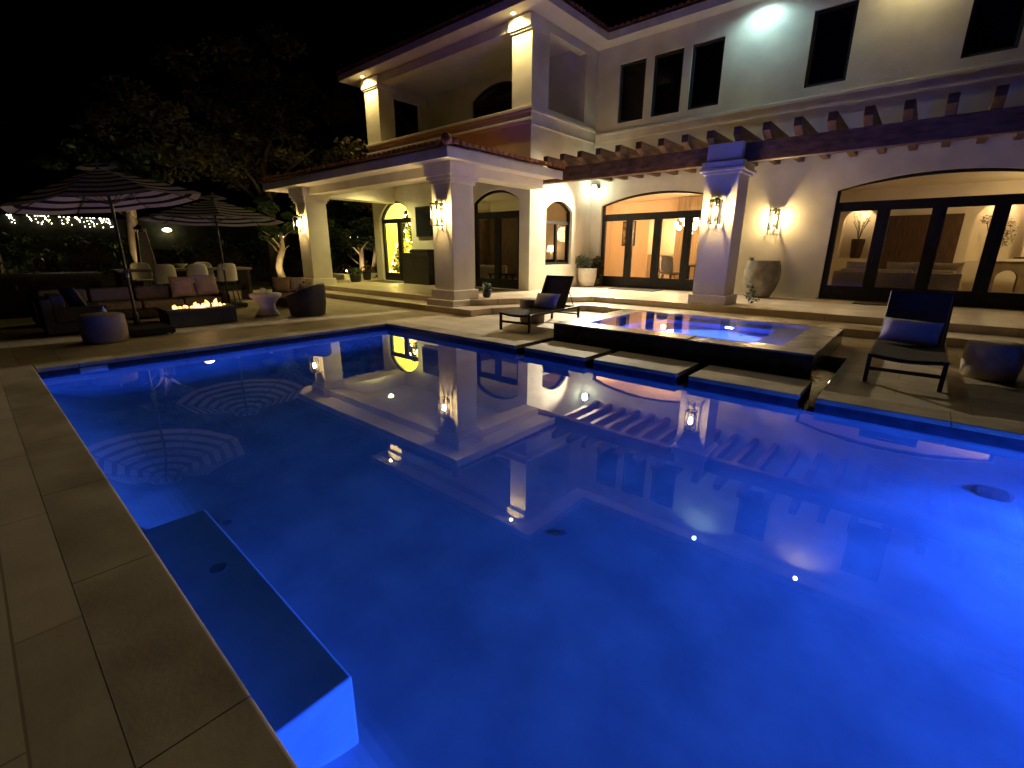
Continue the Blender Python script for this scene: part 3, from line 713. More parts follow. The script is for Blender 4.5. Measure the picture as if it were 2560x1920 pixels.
# ================================================================== FURNITURE
def pillow(name, w_, h_, t_, m, label, loc, rot, group=None, parent=None):
    n = 12; vs = []; fs = []
    for sgn in (1, -1):
        for i in range(n+1):
            for j in range(n+1):
                u = 2*i/n-1; v = 2*j/n-1
                k = (1-abs(u)**2.6)*(1-abs(v)**2.6)
                px = u*w_/2*(1-.07*(1-abs(u))*0-.06*(1-v*v)*abs(u)); pz = v*h_/2*(1-.10*(1-u*u)*abs(v))
                vs.append((px, sgn*t_/2*k**.55, pz))
    N = (n+1)*(n+1)
    for s in (0, 1):
        for i in range(n):
            for j in range(n):
                a = s*N+i*(n+1)+j; q_ = (a, a+1, a+n+2, a+n+1)
                fs.append(q_ if s == 0 else tuple(reversed(q_)))
    o = MB().add(vs, fs).build(name, m, parent, smooth=True)
    o.location = loc; o.rotation_euler = rot
    if parent is None: tag(o, label, 'pillow', group)
    return o
# ---- sun loungers
def lounger(label):
    r = empty('sun_lounger', label, 'sun lounger', (0, 0, 0), 'sun loungers by the spa')
    W, L, H, t_ = .68, 2.0, .34, .022
    f = MB(); x = W/2
    for s in (-x, x): f.box(s-t_, s+t_, 0, L, H-.045, H)
    f.box(-x+t_, x-t_, L-.04, L, H-.045, H); f.box(-x+t_, x-t_, .8, .84, H-.06, H-.02)
    n = 10       # front bar sags a little
    f.tube([(-x+t_+(W-2*t_)*i/n, .02, H-.022-.03*math.sin(PI*i/n)) for i in range(n+1)], .02, 8)
    f.box(-x+t_, x-t_, .005, .04, .145, .185); f.box(-x+t_, x-t_, L-.04, L-.01, .145, .175)
    f.build('frame', METAL, r, bevel=.004)
    for (lx, ly) in ((-x, 0.0), (x, 0.0), (-x, L-.045), (x, L-.045)):
        MB().box(lx-t_, lx+t_, ly, ly+.045, 0, H-.045).build('leg', METAL, r, bevel=.003)
    s = MB(); m_ = 12; vs = []; fs = []
    yy = [.0 + 1.34*i/m_ for i in range(m_+1)]
    for i, y in enumerate(yy):
        for k in range(9):
            u = k/8; sag = .028*math.sin(PI*u)*(1-.5*i/m_)
            vs.append((-x+.0+W*u, y, H+.006-sag))
    for i in range(m_):
        for k in range(8): fs.append((i*9+k, i*9+k+1, (i+1)*9+k+1, (i+1)*9+k))
    nv = len(vs); vs += [(a, b, c-.008) for a, b, c in vs]; fs += [tuple(nv+q_ for q_ in reversed(f_)) for f_ in fs]
    s.add(vs, fs).build('sling_seat', SLING, r, smooth=True)
    ang = R(62); bl = .72; y0 = 1.36
    bb = MB(); vs = []; fs = []
    for i in range(9):
        for k in range(9):
            u = k/8; v = i/8; sag = .03*math.sin(PI*u)
            vs.append((-x+.02+(W-.04)*u, y0+math.cos(ang)*bl*v+sag*math.sin(ang), H+math.sin(ang)*bl*v-sag*math.cos(ang)))
    for i in range(8):
        for k in range(8): fs.append((i*9+k, i*9+k+1, (i+1)*9+k+1, (i+1)*9+k))
    nv = len(vs); vs += [(a, b+.008, c-.005) for a, b, c in vs]; fs += [tuple(nv+q_ for q_ in reversed(f_)) for f_ in fs]
    bk_ = bb.add(vs, fs).build('backrest', SLING, r, smooth=True)
    fr_ = MB()
    for s_ in (-x+.012, x-.012): fr_.tube([(s_, y0-.02, H), (s_, y0+math.cos(ang)*bl, H+math.sin(ang)*bl)], .016, 8)
    fr_.tube([(-x+.012, y0+math.cos(ang)*bl, H+math.sin(ang)*bl), (x-.012, y0+math.cos(ang)*bl, H+math.sin(ang)*bl)], .016, 8)
    for s_ in (-x+.03, x-.03): fr_.tube([(s_, y0+math.cos(ang)*.42, H+math.sin(ang)*.42), (s_, y0+.42, H+.03), (s_, y0+.48, H-.02)], .008, 6)
    fr_.build('back_frame', METAL, bk_)
    return r
lA = lounger('dark sling lounger standing left of the spa with its back to the dining doors')
lA.location = (-5.83, 6.80, .003); lA.rotation_euler = (0, 0, R(5))
lB = another(lA, 'dark sling lounger right of the spa facing the pool', (.03, 6.90, .003), R(0))
pillow('throw_pillow', .58, .36, .20, FABRIC_G, 'grey bolster pillow on the lounger left of the spa', (-5.93, 7.96, .50), (R(-36), 0, R(5)), 'lounger pillows')
pillow('throw_pillow', .62, .37, .20, FABRIC_G, 'grey bolster pillow on the lounger right of the spa', (.0, 8.05, .50), (R(-36), R(3), 0), 'lounger pillows')
# ---- drum stools
def drum(label, c, r_, h, m, prof=None, name='drum_stool', cat='stool'):
    pf_ = prof or [(r_*.90, 0), (r_*.97, .03), (r_, h*.5), (r_*.98, h-.04), (r_*.93, h-.01), (r_*.85, h), (1e-4, h)]
    o = MB().lathe(pf_, (0, 0, 0), 36).build(name, m, smooth=True); o.location = c
    return tag(o, label, cat)
ds = drum('round taupe drum stool behind the lounger left of the spa', (-6.38, 8.05, .003), .28, .50, DRUMSTONE)
drum('dark barrel stool at the right edge beside the spa lounger', (.83, 8.15, .003), .27, .45, mottled('grey_barrel', (.38, .31, .22), (.50, .42, .31), 8, .85, .2, 50), [(.235, 0), (.255, .03), (.275, .2), (.275, .3), (.265, .42), (.23, .45), (1e-4, .45)])
# ---- fire pit
F = empty('fire_pit', 'low dark rectangular fire table burning with a row of flames', 'fire pit', (-11.4, 3.1, 0))
fx0, fx1, fy0, fy1, fz = -11.72, -10.90, 2.42, 3.68, .36
b_ = MB(); b_.box(fx0+.03, fx1-.03, fy0+.03, fy1-.03, .02, fz-.05); b_.build('base', mottled('charcoal_concrete', (.02,.018,.017), (.04,.036,.033), 6, .8, .2, 40), F)
b_ = MB(); bx0, bx1, by0, by1 = fx0+.22, fx1-.22, fy0+.16, fy1-.16
for q_ in ((fx0, fx1, fy0, by0), (fx0, fx1, by1, fy1), (fx0, bx0, by0, by1), (bx1, fx1, by0, by1)): b_.box(*q_, fz-.05, fz)
b_.build('tabletop', mottled('charcoal_top', (.03,.027,.025), (.06,.053,.048), 6, .6, .2, 40), F)
b_ = MB(); b_.box(bx0, bx1, by0, by1, fz-.06, fz-.035)
for i in range(70): b_.sphere((random.uniform(bx0+.03, bx1-.03), random.uniform(by0+.03, by1-.03), fz-.03), random.uniform(.02, .035), 7, 5, (1, 1, .7))
b_.build('burner_tray', SAND, F)
fm_, nt, b = mat('flame')
tc = nd(nt, 'ShaderNodeTexCoord'); sep = nd(nt, 'ShaderNodeSeparateXYZ'); nt.links.new(tc.outputs['Generated'], sep.inputs[0])
rmp = nd(nt, 'ShaderNodeValToRGB'); e_ = rmp.color_ramp.elements
e_[0].color = (1, .62, .22, 1); e_[1].color = (1, .30, .05, 1); e_[0].position = .2; e_[1].position = 1
nt.links.new(sep.outputs['Z'], rmp.inputs[0]); nt.links.new(rmp.outputs[0], b.inputs['Emission Color']); b.inputs['Emission Strength'].default_value = 2.0
b.inputs['Base Color'].default_value = (0, 0, 0, 1)
for i, (yy, hh, rr) in enumerate([(2.66, .10, .045), (2.74, .06, .03), (2.86, .07, .045), (2.95, .05, .03), (3.03, .13, .045), (3.09, .09, .03), (3.17, .10, .04), (3.25, .16, .04), (3.36, .08, .03), (3.42, .17, .042), (3.49, .09, .03), (3.55, .05, .03)]):
    ph = random.uniform(0, 6); xx = -11.31+random.uniform(-.05, .05)
    m_ = MB(); nn = 8
    pts = [(xx+.018*math.sin(ph+3*k/nn)*k/nn*2, yy+.03*math.sin(ph*1.7+4*k/nn)*k/nn, fz-.03+hh*k/nn) for k in range(nn+1)]
    m_.tube(pts, [rr*max(.06, math.sin(PI*(.22+.78*k/nn))**.8) for k in range(nn+1)], 8)
    m_.build('flame', fm_, F, smooth=True)
light('POINT', 'flame_glow', (-11.31, 3.1, fz+.14), 6, (1, .55, .25), F, shadow_soft_size=.12)
# ---- outdoor sofa
def sofa(name, label, x0, x1, y0, y1, zb, facing, m, fm=WICKER, ncush=3, cat='sofa', armw=.12, seat=.40):
    """facing '+x' or '-y': back at the far side"""
    r = empty(name, label, cat, ((x0+x1)/2, (y0+y1)/2, 0))
    b1 = MB()
    if facing == '+x':
        b1.box(x0, x1, y0, y1, .05, .24); b1.box(x0, x0+.14, y0, y1, .24, zb-.06)
        b1.build('frame', fm, r, bevel=.02)
        for i in range(ncush):
            a = y0+armw+(y1-y0-2*armw)*i/ncush; b = y0+armw+(y1-y0-2*armw)*(i+1)/ncush
            MB().box(x0+.16, x1-.01, a+.01, b-.01, .242, seat).build('seat_cushion', m, r, smooth=False, bevel=.04, seg=3)
            MB().box(x0+.13, x0+.33, a+.015, b-.015, seat+.002, zb).build('back_cushion', m, r, bevel=.05, seg=3)
        for (a, b) in ((y0, y0+armw-.01), (y1-armw+.01, y1)):
            MB().box(x0+.142, x1-.02, a, b, .242, .50).build('armrest', fm, r, bevel=.02)
    else:
        sg = 1
        b1.box(x0, x1, y0, y1, .05, .24); b1.box(x0, x1, y0, y0+.14, .24, zb-.06); b1.build('frame', fm, r, bevel=.02)
        for i in range(ncush):
            a = x0+armw+(x1-x0-2*armw)*i/ncush; b = x0+armw+(x1-x0-2*armw)*(i+1)/ncush
            MB().box(a+.01, b-.01, y0+.16, y1-.01, .242, seat).build('seat_cushion', m, r, bevel=.04, seg=3)
            MB().box(a+.015, b-.015, y0+.13, y0+.33, seat+.002, zb).build('back_cushion', m, r, bevel=.05, seg=3)
        for (a, b) in ((x0, x0+armw-.01), (x1-armw+.01, x1)):
            MB().box(a, b, y0+.142, y1-.02, .242, .50).build('armrest', fm, r, bevel=.02)
    return r
sofa('outdoor_sofa', 'long cushioned outdoor sofa behind the fire table', -13.75, -12.85, .75, 4.15, .68, '+x', FABRIC_S, ncush=4)
pillow('throw_pillow', .50, .50, .2, FABRIC_O, 'tan square cushion on the sofa, left one behind the flames', (-13.18, 3.33, .66), (R(-14), 0, R(90)), 'square sofa cushions')
pillow('throw_pillow', .50, .50, .2, FABRIC_O, 'tan square cushion on the sofa, right one behind the flames', (-13.14, 3.82, .68), (R(-14), 0, R(97)), 'square sofa cushions')
# armchair at the pool end
sofa('outdoor_armchair', 'low cushioned armchair behind the pale drum table', -12.25, -11.35, .75, 1.65, .72, '-y', FABRIC_S, ncush=1)
pillow('throw_pillow', .46, .46, .18, FABRIC_D, 'dark piped cushion leaning in the low armchair', (-11.62, 1.22, .64), (R(-22), 0, R(200)))
drum('pale drum side table in the shade at the left of the pool', (-10.22, 1.36, .003), .31, .46, mottled('tan_drum', (.20, .16, .10), (.28, .23, .15), 5, .85, .2, 50), name='drum_table', cat='side table')
bo = MB().lathe([(.02, 0), (.035, .02), (.03, .06), (.012, .08), (.012, .11), (1e-4, .112)], n=14).build('ornament', CERAMIC, smooth=True); bo.location = (-10.30, 1.42, .466); tag(bo, 'small white ornament on the pale drum table', 'ornament')
# hourglass table
hg = MB().lathe([(.27, 0), (.25, .04), (.17, .17), (.16, .22), (.22, .34), (.33, .44), (.345, .50), (.33, .515), (1e-4, .515)], n=36).build('hourglass_table', CERAMIC, smooth=True); hg.location = (-11.60, 4.55, .003)
tag(hg, 'white hourglass side table between the fire table and the wicker chair', 'side table')
tm = empty('candle_holder', 'small group of white candle cups on the hourglass table', 'candle holder', (-11.6, 4.55, .52))
for i, (a, b, h) in enumerate(((-.06, .0, .11), (.05, .05, .09), (.03, -.07, .13))):
    MB().lathe([(.03, 0), (.04, .02), (.04, h), (.034, h), (.03, .03), (1e-4, .03)], (-11.6+a, 4.55+b, .52), 14).build('cup', CERAMIC, tm, smooth=True)
# tub chairs of dark wicker
def tub_chair(label, cushm):
    r = empty('wicker_chair', label, 'armchair', (0, 0, 0), 'dark wicker tub chairs')
    vs = []; fs = []; n = 28; ro, ri = .43, .37
    for i in range(n+1):
        a = R(-128)+R(256)*i/n; c, s = math.cos(a), math.sin(a)
        top = .46 + .27*(0.5+0.5*math.cos(min(PI, abs(a)*1.25)))
        for (rr, z) in ((ro*.90, 0.02), (ro, .3), (ro*1.02, top), (ri*1.02, top), (ri, .3), (ri*.9, .1)):
            vs.append((rr*c, rr*s, z))
    for i in range(n):
        for k in range(5): fs.append((i*6+k, (i+1)*6+k, (i+1)*6+k+1, i*6+k+1))
    fs.append(tuple(range(6))); fs.append(tuple(n*6+k for k in range(5, -1, -1)))
    MB().add(vs, fs).build('shell', WICKER, r, smooth=True)
    MB().lathe([(.36, .04), (.37, .08), (.37, .24), (.33, .25), (1e-4, .25)], n=28).build('base', WICKER, r)
    MB().lathe([(.32, .252), (.355, .28), (.355, .34), (.32, .37), (1e-4, .375)], (-.02, 0, 0), 28).build('seat_cushion', cushm, r, smooth=True)
    return r
tA = tub_chair('dark wicker tub chair with its back to the pool corner', FABRIC_W); tA.location = (-10.98, 5.22, .003); tA.rotation_euler = (0, 0, R(25))
tB = another(tA, 'dark wicker tub chair behind the hourglass table', (-13.0, 5.75, .003), R(140))
pillow('throw_pillow', .40, .36, .16, FABRIC_O, 'brown cushion lying over the near wicker chair back', (-10.96, 5.16, .62), (R(-35), 0, R(-65)), 'wicker chair cushions')
pillow('throw_pillow', .40, .36, .16, FABRIC_W, 'pale cushion tucked in the near wicker chair', (-10.86, 5.46, .60), (R(-35), 0, R(-50)), 'wicker chair cushions')
pillow('throw_pillow', .44, .42, .17, FABRIC_O, 'orange cushion in the farther wicker chair', (-13.18, 5.62, .60), (R(-18), 0, R(60)), 'wicker chair cushions')
pillow('throw_pillow', .42, .40, .17, FABRIC_W, 'cream cushion in the farther wicker chair', (-13.10, 6.02, .60), (R(-18), 0, R(72)), 'wicker chair cushions')
# ---- dining table with counter chairs
D = empty('outdoor_table', 'long dark counter height table on slab ends', 'dining table', (-16.1, 4.3, 0))
MB().box(-16.55, -15.65, 2.6, 5.85, .92, .98).build('tabletop', mottled('pale_top', (.22,.19,.15), (.32,.28,.23), 5, .5, .1, 30), D, bevel=.008)
for y in (2.65, 5.72): MB().box(-16.45, -15.72, y, y+.09, 0, .918).build('slab_leg', DARKWOOD, D)
MB().box(-16.14, -16.06, 2.75, 5.7, .3, .44).build('rail', DARKWOOD, D)
def stool(label):
    r = empty('counter_chair', label, 'bar chair', (0, 0, 0), 'pale shell chairs round the outdoor table')
    vs = []; fs = []; n = 12; m_ = 8
    for i in range(m_+1):
        v = i/m_
        for k in range(n+1):
            u = 2*k/n-1; hw = .26*(1-.16*v**3)
            z = .64 + .49*v*(1-.10*u**4*v)
            vs.append((.20-.10*u*u*(1-.3*v)+.05*v, hw*u, z))
    for i in range(m_):
        for k in range(n): fs.append((i*(n+1)+k, i*(n+1)+k+1, (i+1)*(n+1)+k+1, (i+1)*(n+1)+k))
    nv = len(vs); vs += [(a-.02, b, c) for a, b, c in vs]; ff = list(fs); fs += [tuple(nv+q_ for q_ in reversed(f_)) for f_ in ff]
    for i in range(m_): fs += [(i*(n+1), (i+1)*(n+1), nv+(i+1)*(n+1), nv+i*(n+1)), (i*(n+1)+n, nv+i*(n+1)+n, nv+(i+1)*(n+1)+n, (i+1)*(n+1)+n)]
    fs += [(m_*(n+1)+k, m_*(n+1)+k+1, nv+m_*(n+1)+k+1, nv+m_*(n+1)+k) for k in range(n)]
    MB().add(vs, fs).build('backrest', CERAMIC, r, smooth=True)
    MB().box(-.22, .17, -.22, .22, .62, .665).build('seat', CERAMIC, r, bevel=.02, seg=3)
    for (a, b) in ((-1, -1), (-1, 1), (1, -1), (1, 1)):
        MB().tube([(a*.15, b*.15, .62), (a*.21, b*.21, 0)], .014, 8).build('leg', METAL, r)
    MB().box(-.18, .18, -.19, -.17, .22, .235).build('footrest', METAL, r)
    return r
st = stool('pale shell chair on the near side of the outdoor table, leftmost'); st.location = (-15.28, 3.49, .003)
another(st, 'pale shell chair at the near side of the table, above the sofa cushions', (-15.28, 4.24, .003))
another(st, 'pale shell chair on the near side of the table, crossed by the umbrella pole', (-15.28, 4.98, .003))
another(st, 'pale shell chair on the far side of the table below the pyramid heater', (-16.95, 3.38, .003), PI)
another(st, 'pale shell chair on the far side of the table, right of the bowl', (-16.95, 4.96, .003), PI)
bw = MB().lathe([(.05, 0), (.06, .02), (.16, .10), (.17, .12), (.15, .11), (.04, .03), (1e-4, .03)], n=20).build('bowl', CERAMIC, smooth=True); bw.location = (-16.3, 4.18, .983); tag(bw, 'pale bowl at the middle of the outdoor table', 'bowl')
# ---- outdoor kitchen counter
K = empty('kitchen_counter', 'long dark outdoor kitchen counter in the shade with a tap', 'counter', (-15.6, .9, 0))
MB().box(-16.0, -15.3, -.9, 2.2, 0, .90).build('cabinet', DARKWOOD, K, bevel=.008)
MB().box(-16.05, -15.25, -.95, 2.25, .90, .95).build('worktop', mottled('dark_granite', (.03,.03,.028), (.075,.07,.065), 30, .35), K, bevel=.006)
MB().tube([(-15.7, 1.1, .95), (-15.7, 1.1, 1.24), (-15.7, 1.16, 1.31), (-15.7, 1.26, 1.31), (-15.7, 1.31, 1.22)], .014, 8).build('tap', mottled('steel', (.5,.5,.5), (.6,.6,.6), 10, .25, metallic=1), K, smooth=True)
MB().tube([(-15.29, .72, .62), (-15.27, .72, .70)], .014, 8).build('handle', CERAMIC, K)
# ---- patio heater (pyramid)
H = empty('patio_heater', 'tall slim pyramid patio heater behind the outdoor table', 'patio heater', (-17.4, 3.62, 0))
hx, hy = -17.4, 3.62
MB().box(hx-.27, hx+.27, hy-.27, hy+.27, 0, .14).build('base', METAL, H, bevel=.01)
for a, b in ((-1,-1),(-1,1),(1,-1),(1,1)):
    MB().tube([(hx+a*.25, hy+b*.25, .14), (hx+a*.10, hy+b*.10, 2.05)], .014, 6).build('post', mottled('heater_steel', (.32,.28,.22), (.42,.37,.3), 8, .35, metallic=1), H)
pm = mottled('perforated_panel', (.05,.045,.035), (.16,.14,.10), 45, .6, .4, 80, metallic=.6)
MB().add([(hx+.245,hy-.235,.16),(hx+.245,hy+.235,.16),(hx+.105,hy+.095,1.98),(hx+.105,hy-.095,1.98)], [(0,1,2,3)]).build('side_panel', pm, H)
MB().add([(hx-.235,hy-.245,.16),(hx+.235,hy-.245,.16),(hx+.095,hy-.105,1.98),(hx-.095,hy-.105,1.98)], [(0,1,2,3)]).build('side_panel', pm, H)
MB().lathe([(.05, .3), (.05, 2.0)], (hx, hy, 0), 14).build('glass_tube', LAMPGLASS, H, smooth=True)
MB().lathe([(.15, 2.05), (.17, 2.08), (.02, 2.2), (1e-4, 2.2)], (hx, hy, 0), 4).build('cap', METAL, H)
# ---- umbrellas
def stripemat():
    m, nt, b = mat('striped_canvas')
    at = nd(nt, 'ShaderNodeAttribute'); at.attribute_name = 'stripe'
    r = nd(nt, 'ShaderNodeValToRGB'); r.color_ramp.interpolation = 'CONSTANT'
    r.color_ramp.elements[0].color = (.012, .011, .012, 1); r.color_ramp.elements[1].color = (.40, .385, .35, 1); r.color_ramp.elements[1].position = .42
    mm = nd(nt, 'ShaderNodeMath', operation='FRACT'); nt.links.new(at.outputs['Fac'], mm.inputs[0]); nt.links.new(mm.outputs[0], r.inputs[0])
    nt.links.new(r.outputs[0], b.inputs['Base Color']); b.inputs['Roughness'].default_value = .9; b.inputs['Specular IOR Level'].default_value = .1
    tr = nd(nt, 'ShaderNodeBsdfTranslucent'); nt.links.new(r.outputs[0], tr.inputs[0])
    mx = nd(nt, 'ShaderNodeMixShader'); mx.inputs[0].default_value = .12
    out = nt.nodes['Material Output']; nt.links.new(b.outputs[0], mx.inputs[1]); nt.links.new(tr.outputs[0], mx.inputs[2]); nt.links.new(mx.outputs[0], out.inputs[0])
    return m
CANVAS = stripemat()
def umbrella(label, x, y, r_, zr_, h, tiltdir, tilt, basebox, rot=0):
    U = empty('striped_umbrella', label, 'umbrella', (x, y, 0), 'striped patio umbrellas')
    T = Matrix.Translation((x, y, zr_)) @ Matrix.Rotation(tilt, 4, Vector((-math.sin(tiltdir), math.cos(tiltdir), 0)))
    vs = []; fs = []; st_ = []; n = 8; sub = 6; m_ = 16; hb = .09
    for i in range(m_+1):
        v = i/m_
        for k in range(n*sub):
            a = 2*PI*k/(n*sub)+rot; ka = (k % sub)/sub
            rr = r_*max(v, .02)*math.cos(PI/n)/math.cos((ka-.5)*2*PI/n)
            sag = -.035*math.sin(PI*ka)*v
            vs.append((rr*math.cos(a), rr*math.sin(a), h*(1-v**1.12)+sag)); st_.append(v*7.0+.05)
    N = n*sub
    for i in range(m_):
        for k in range(N): fs.append((i*N+k, i*N+(k+1) % N, (i+1)*N+(k+1) % N, (i+1)*N+k))
    c = MB().add(vs, fs).xform(T).build('canopy', CANVAS, U)
    at = c.data.attributes.new('stripe', 'FLOAT', 'POINT'); at.data.foreach_set('value', st_)
    # vent cap
    vs = []; st_ = []
    for (q_, z) in ((.02, h+.10), (.10, h+.075), (.20, h+.02)):
        for k in range(16): a = 2*PI*k/16+rot; vs.append((r_*q_*math.cos(a), r_*q_*math.sin(a), z)); st_.append(q_*8+.3)
    cv = MB().add(vs, [(i*16+k, i*16+(k+1) % 16, (i+1)*16+(k+1) % 16, (i+1)*16+k) for i in range(2) for k in range(16)]).xform(T).build('vent', CANVAS, c)
    at = cv.data.attributes.new('stripe', 'FLOAT', 'POINT'); at.data.foreach_set('value', st_)
    for k in range(n):
        a = 2*PI*k/n+rot; q_ = MB()
        q_.tube([T @ Vector((.03*math.cos(a), .03*math.sin(a), h-.02)), T @ Vector((r_*.55*math.cos(a), r_*.55*math.sin(a), h*(1-.55**1.12)-.02)), T @ Vector((r_*math.cos(a), r_*math.sin(a), -.012))], .009, 5)
        q_.tube([T @ Vector((.04*math.cos(a), .04*math.sin(a), -.02)), T @ Vector((r_*.52*math.cos(a), r_*.52*math.sin(a), h*(1-.52**1.12)-.03))], .007, 5)
        q_.build('rib', METAL, U)
    top = T @ Vector((0, 0, h+.12)); 
    MB().tube([(x, y, .1), (x, y, zr_), tuple(top)], .024, 10).build('pole', METAL, U)
    MB().sphere(tuple(top), .04).build('finial', METAL, U)
    cr = MB(); cr.box(x-.035, x+.05, y-.035, y+.035, 1.0, 1.14); cr.tube([(x+.05, y, 1.07), (x+.11, y, 1.07), (x+.11, y, 1.0)], .012, 6); cr.build('crank', mottled('crank_metal', (.3,.3,.3), (.4,.4,.4), 9, .3, metallic=1), U)
    b_ = MB(); b_.box(*basebox, .03, .13); b_.lathe([(.05, .13), (.045, .35)], (x, y, 0), 12)
    for xx in basebox[0:2]:
        for yy in basebox[2:4]: b_.sphere((xx+(.05 if xx == basebox[0] else -.05), yy+(.05 if yy == basebox[2] else -.05), .03), .03, 8, 6)
    b_.build('base', METAL, U, bevel=.008)
    return U
umbrella('large black and white striped umbrella nearest the pool above the low armchair', -11.15, 1.98, 1.47, 2.29, .56, R(65), R(-8.5), (-11.45, -10.25, 1.72, 2.36), R(12))
umbrella('black and white striped umbrella beside the outdoor table', -13.95, 4.52, 1.62, 2.21, .52, R(0), R(-2), (-14.3, -13.6, 4.2, 4.85), R(30))

# ---- portico objects
tv = empty('television', 'flat dark television on the portico back wall', 'television', (-14.1, 11.5, 2.0))
MB().box(-14.76, -13.0, 11.50, 11.58, 2.00, 3.06).build('casing', METAL, tv, bevel=.008); MB().box(-14.72, -13.04, 11.492, 11.499, 2.04, 3.02).build('screen', TV_M, tv)
cb = empty('grill_cabinet', 'dark grill cabinet against the portico back wall under the television', 'grill', (-14.2, 11.2, .3))
MB().box(-14.90, -13.4, 10.92, 11.55, .303, 1.42).build('cabinet', DARKWOOD, cb, bevel=.01); MB().box(-14.55, -13.5, 10.98, 11.5, 1.422, 1.55).build('lid', METAL, cb, bevel=.03)
for q_ in (-14.5, -13.9): MB().box(q_, q_+.4, 10.895, 10.918, 1.28, 1.30).build('handle', METAL, cb)
def doormat(label, x0, x1, y0, y1, z):
    o = MB().box(x0, x1, y0, y1, z, z+.015).build('doormat', MAT_D, bevel=.004); tag(o, label, 'doormat', 'doormats')
doormat('dark mat in front of the glowing yellow portico door', -17.0, -15.2, 10.65, 11.4, .303)
doormat('dark mat in front of the dim portico door', -11.6, -9.9, 10.5, 11.35, .303)
doormat('dark mat in front of the dining room doors', -7.9, -6.3, 14.0, 14.75, .303)
doormat('dark mat in front of the living room doors', -1.2, .6, 14.1, 14.8, .303)
cb_ = MB(); cb_.box(-20.6, -18.62, 10.6, 10.85, -.02, .52); cb_.box(-18.9, -18.62, 10.85, 13, -.02, .52); tag(cb_.build('planter_curb', TRIM, bevel=.03), 'pale raised planter curb at the end of the portico floor', 'planter curb')

# ---- plants
def leaves(mb, c, rad, n, size, shape=.55, droop=0):
    for _ in range(n):
        while True:
            p = Vector((random.uniform(-1,1), random.uniform(-1,1), random.uniform(-1,1)))
            if .15 < p.length < 1: break
        p = Vector((c[0]+p.x*rad[0], c[1]+p.y*rad[1], c[2]+p.z*rad[2]))
        a = Vector((random.gauss(0,1), random.gauss(0,1), random.gauss(0,.7)-droop)).normalized(); b = a.cross(Vector((random.gauss(0,1), random.gauss(0,1), random.gauss(0,1)))).normalized()
        s = size*random.uniform(.6, 1.4)
        mb.add([p-a*s, p+b*s*shape, p+a*s, p-b*s*shape], [(0,1,2,3)])
def tree(name, label, base, trunk, blobs, n, size, lm, cat='tree', group=None, branches=(), shape=.5, bark=None):
    r = empty(name, label, cat, base, group)
    t_ = MB()
    for pts, rads in trunk: t_.tube([(base[0]+x, base[1]+y, base[2]+z) for x, y, z in pts], rads, 9)
    for pts, rads in branches: t_.tube([(base[0]+x, base[1]+y, base[2]+z) for x, y, z in pts], rads, 6)
    t_.build('trunk', bark or BARK, r, smooth=True)
    c = MB(); tot = sum(q_[1][0]*q_[1][1]*q_[1][2] for q_ in blobs)
    for (cc, rad) in blobs:
        for _ in range(max(3, int(9*rad[0]))):     # each blob is many smaller clumps
            while True:
                p = Vector((random.uniform(-1,1), random.uniform(-1,1), random.uniform(-1,1)))
                if p.length < 1: break
            k = random.uniform(.18, .38)
            leaves(c, (base[0]+cc[0]+p.x*rad[0], base[1]+cc[1]+p.y*rad[1], base[2]+cc[2]+p.z*rad[2]), (rad[0]*k, rad[1]*k, rad[2]*k*.7), max(6, int(n*rad[0]*rad[1]*rad[2]/tot/max(3, int(9*rad[0])))), size, shape)
    c.build('crown', lm, r)
    return r
def potted(name, label, c, prof, pm_, blobs, n, size, lm, shape=.3, stem=None):
    r = empty(name, label, 'potted plant', c)
    MB().lathe(prof, c, 32).build('pot', pm_, r, smooth=True)
    ztop = max(z for _, z in prof)
    MB().lathe([(prof[-2][0], 0), (1e-4, .001)], (c[0], c[1], c[2]+ztop-.05), 20).build('soil', SOIL, r)
    l = MB()
    for cc, rad in blobs: leaves(l, (c[0]+cc[0], c[1]+cc[1], c[2]+cc[2]), rad, n, size, shape)
    if stem: 
        for pts in stem: l.tube([(c[0]+x, c[1]+y, c[2]+z) for x, y, z in pts], .008, 5)
    l.build('foliage', lm, r)
    return r
potted('potted_plant', 'tapered white pot with spiky grey green plant by the dining doors', (-9.0, 14.45, .303), [(.17, 0), (.25, .03), (.31, .3), (.335, .60), (.33, .63), (.30, .63), (.29, .58)], CERAMIC,
       [((-.05, 0, .80), (.28, .28, .22)), ((-.22, -.1, .85), (.22, .2, .2))], 220, .10, LEAF_B, .12)
bu = empty('clipped_bush', 'feathery olive bush in the corner between white pot and dining doors', 'bush', (-8.78, 14.78, .303))
l = MB(); leaves(l, (-8.80, 14.78, .95), (.24, .2, .40), 1500, .045, .3); leaves(l, (-8.78, 14.78, .5), (.2, .17, .35), 500, .045, .3); l.build('foliage', LEAF_O, bu)
MB().tube([(-8.78, 14.78, .303), (-8.78, 14.78, .9)], [.03, .015], 7).build('stem', BARK, bu)
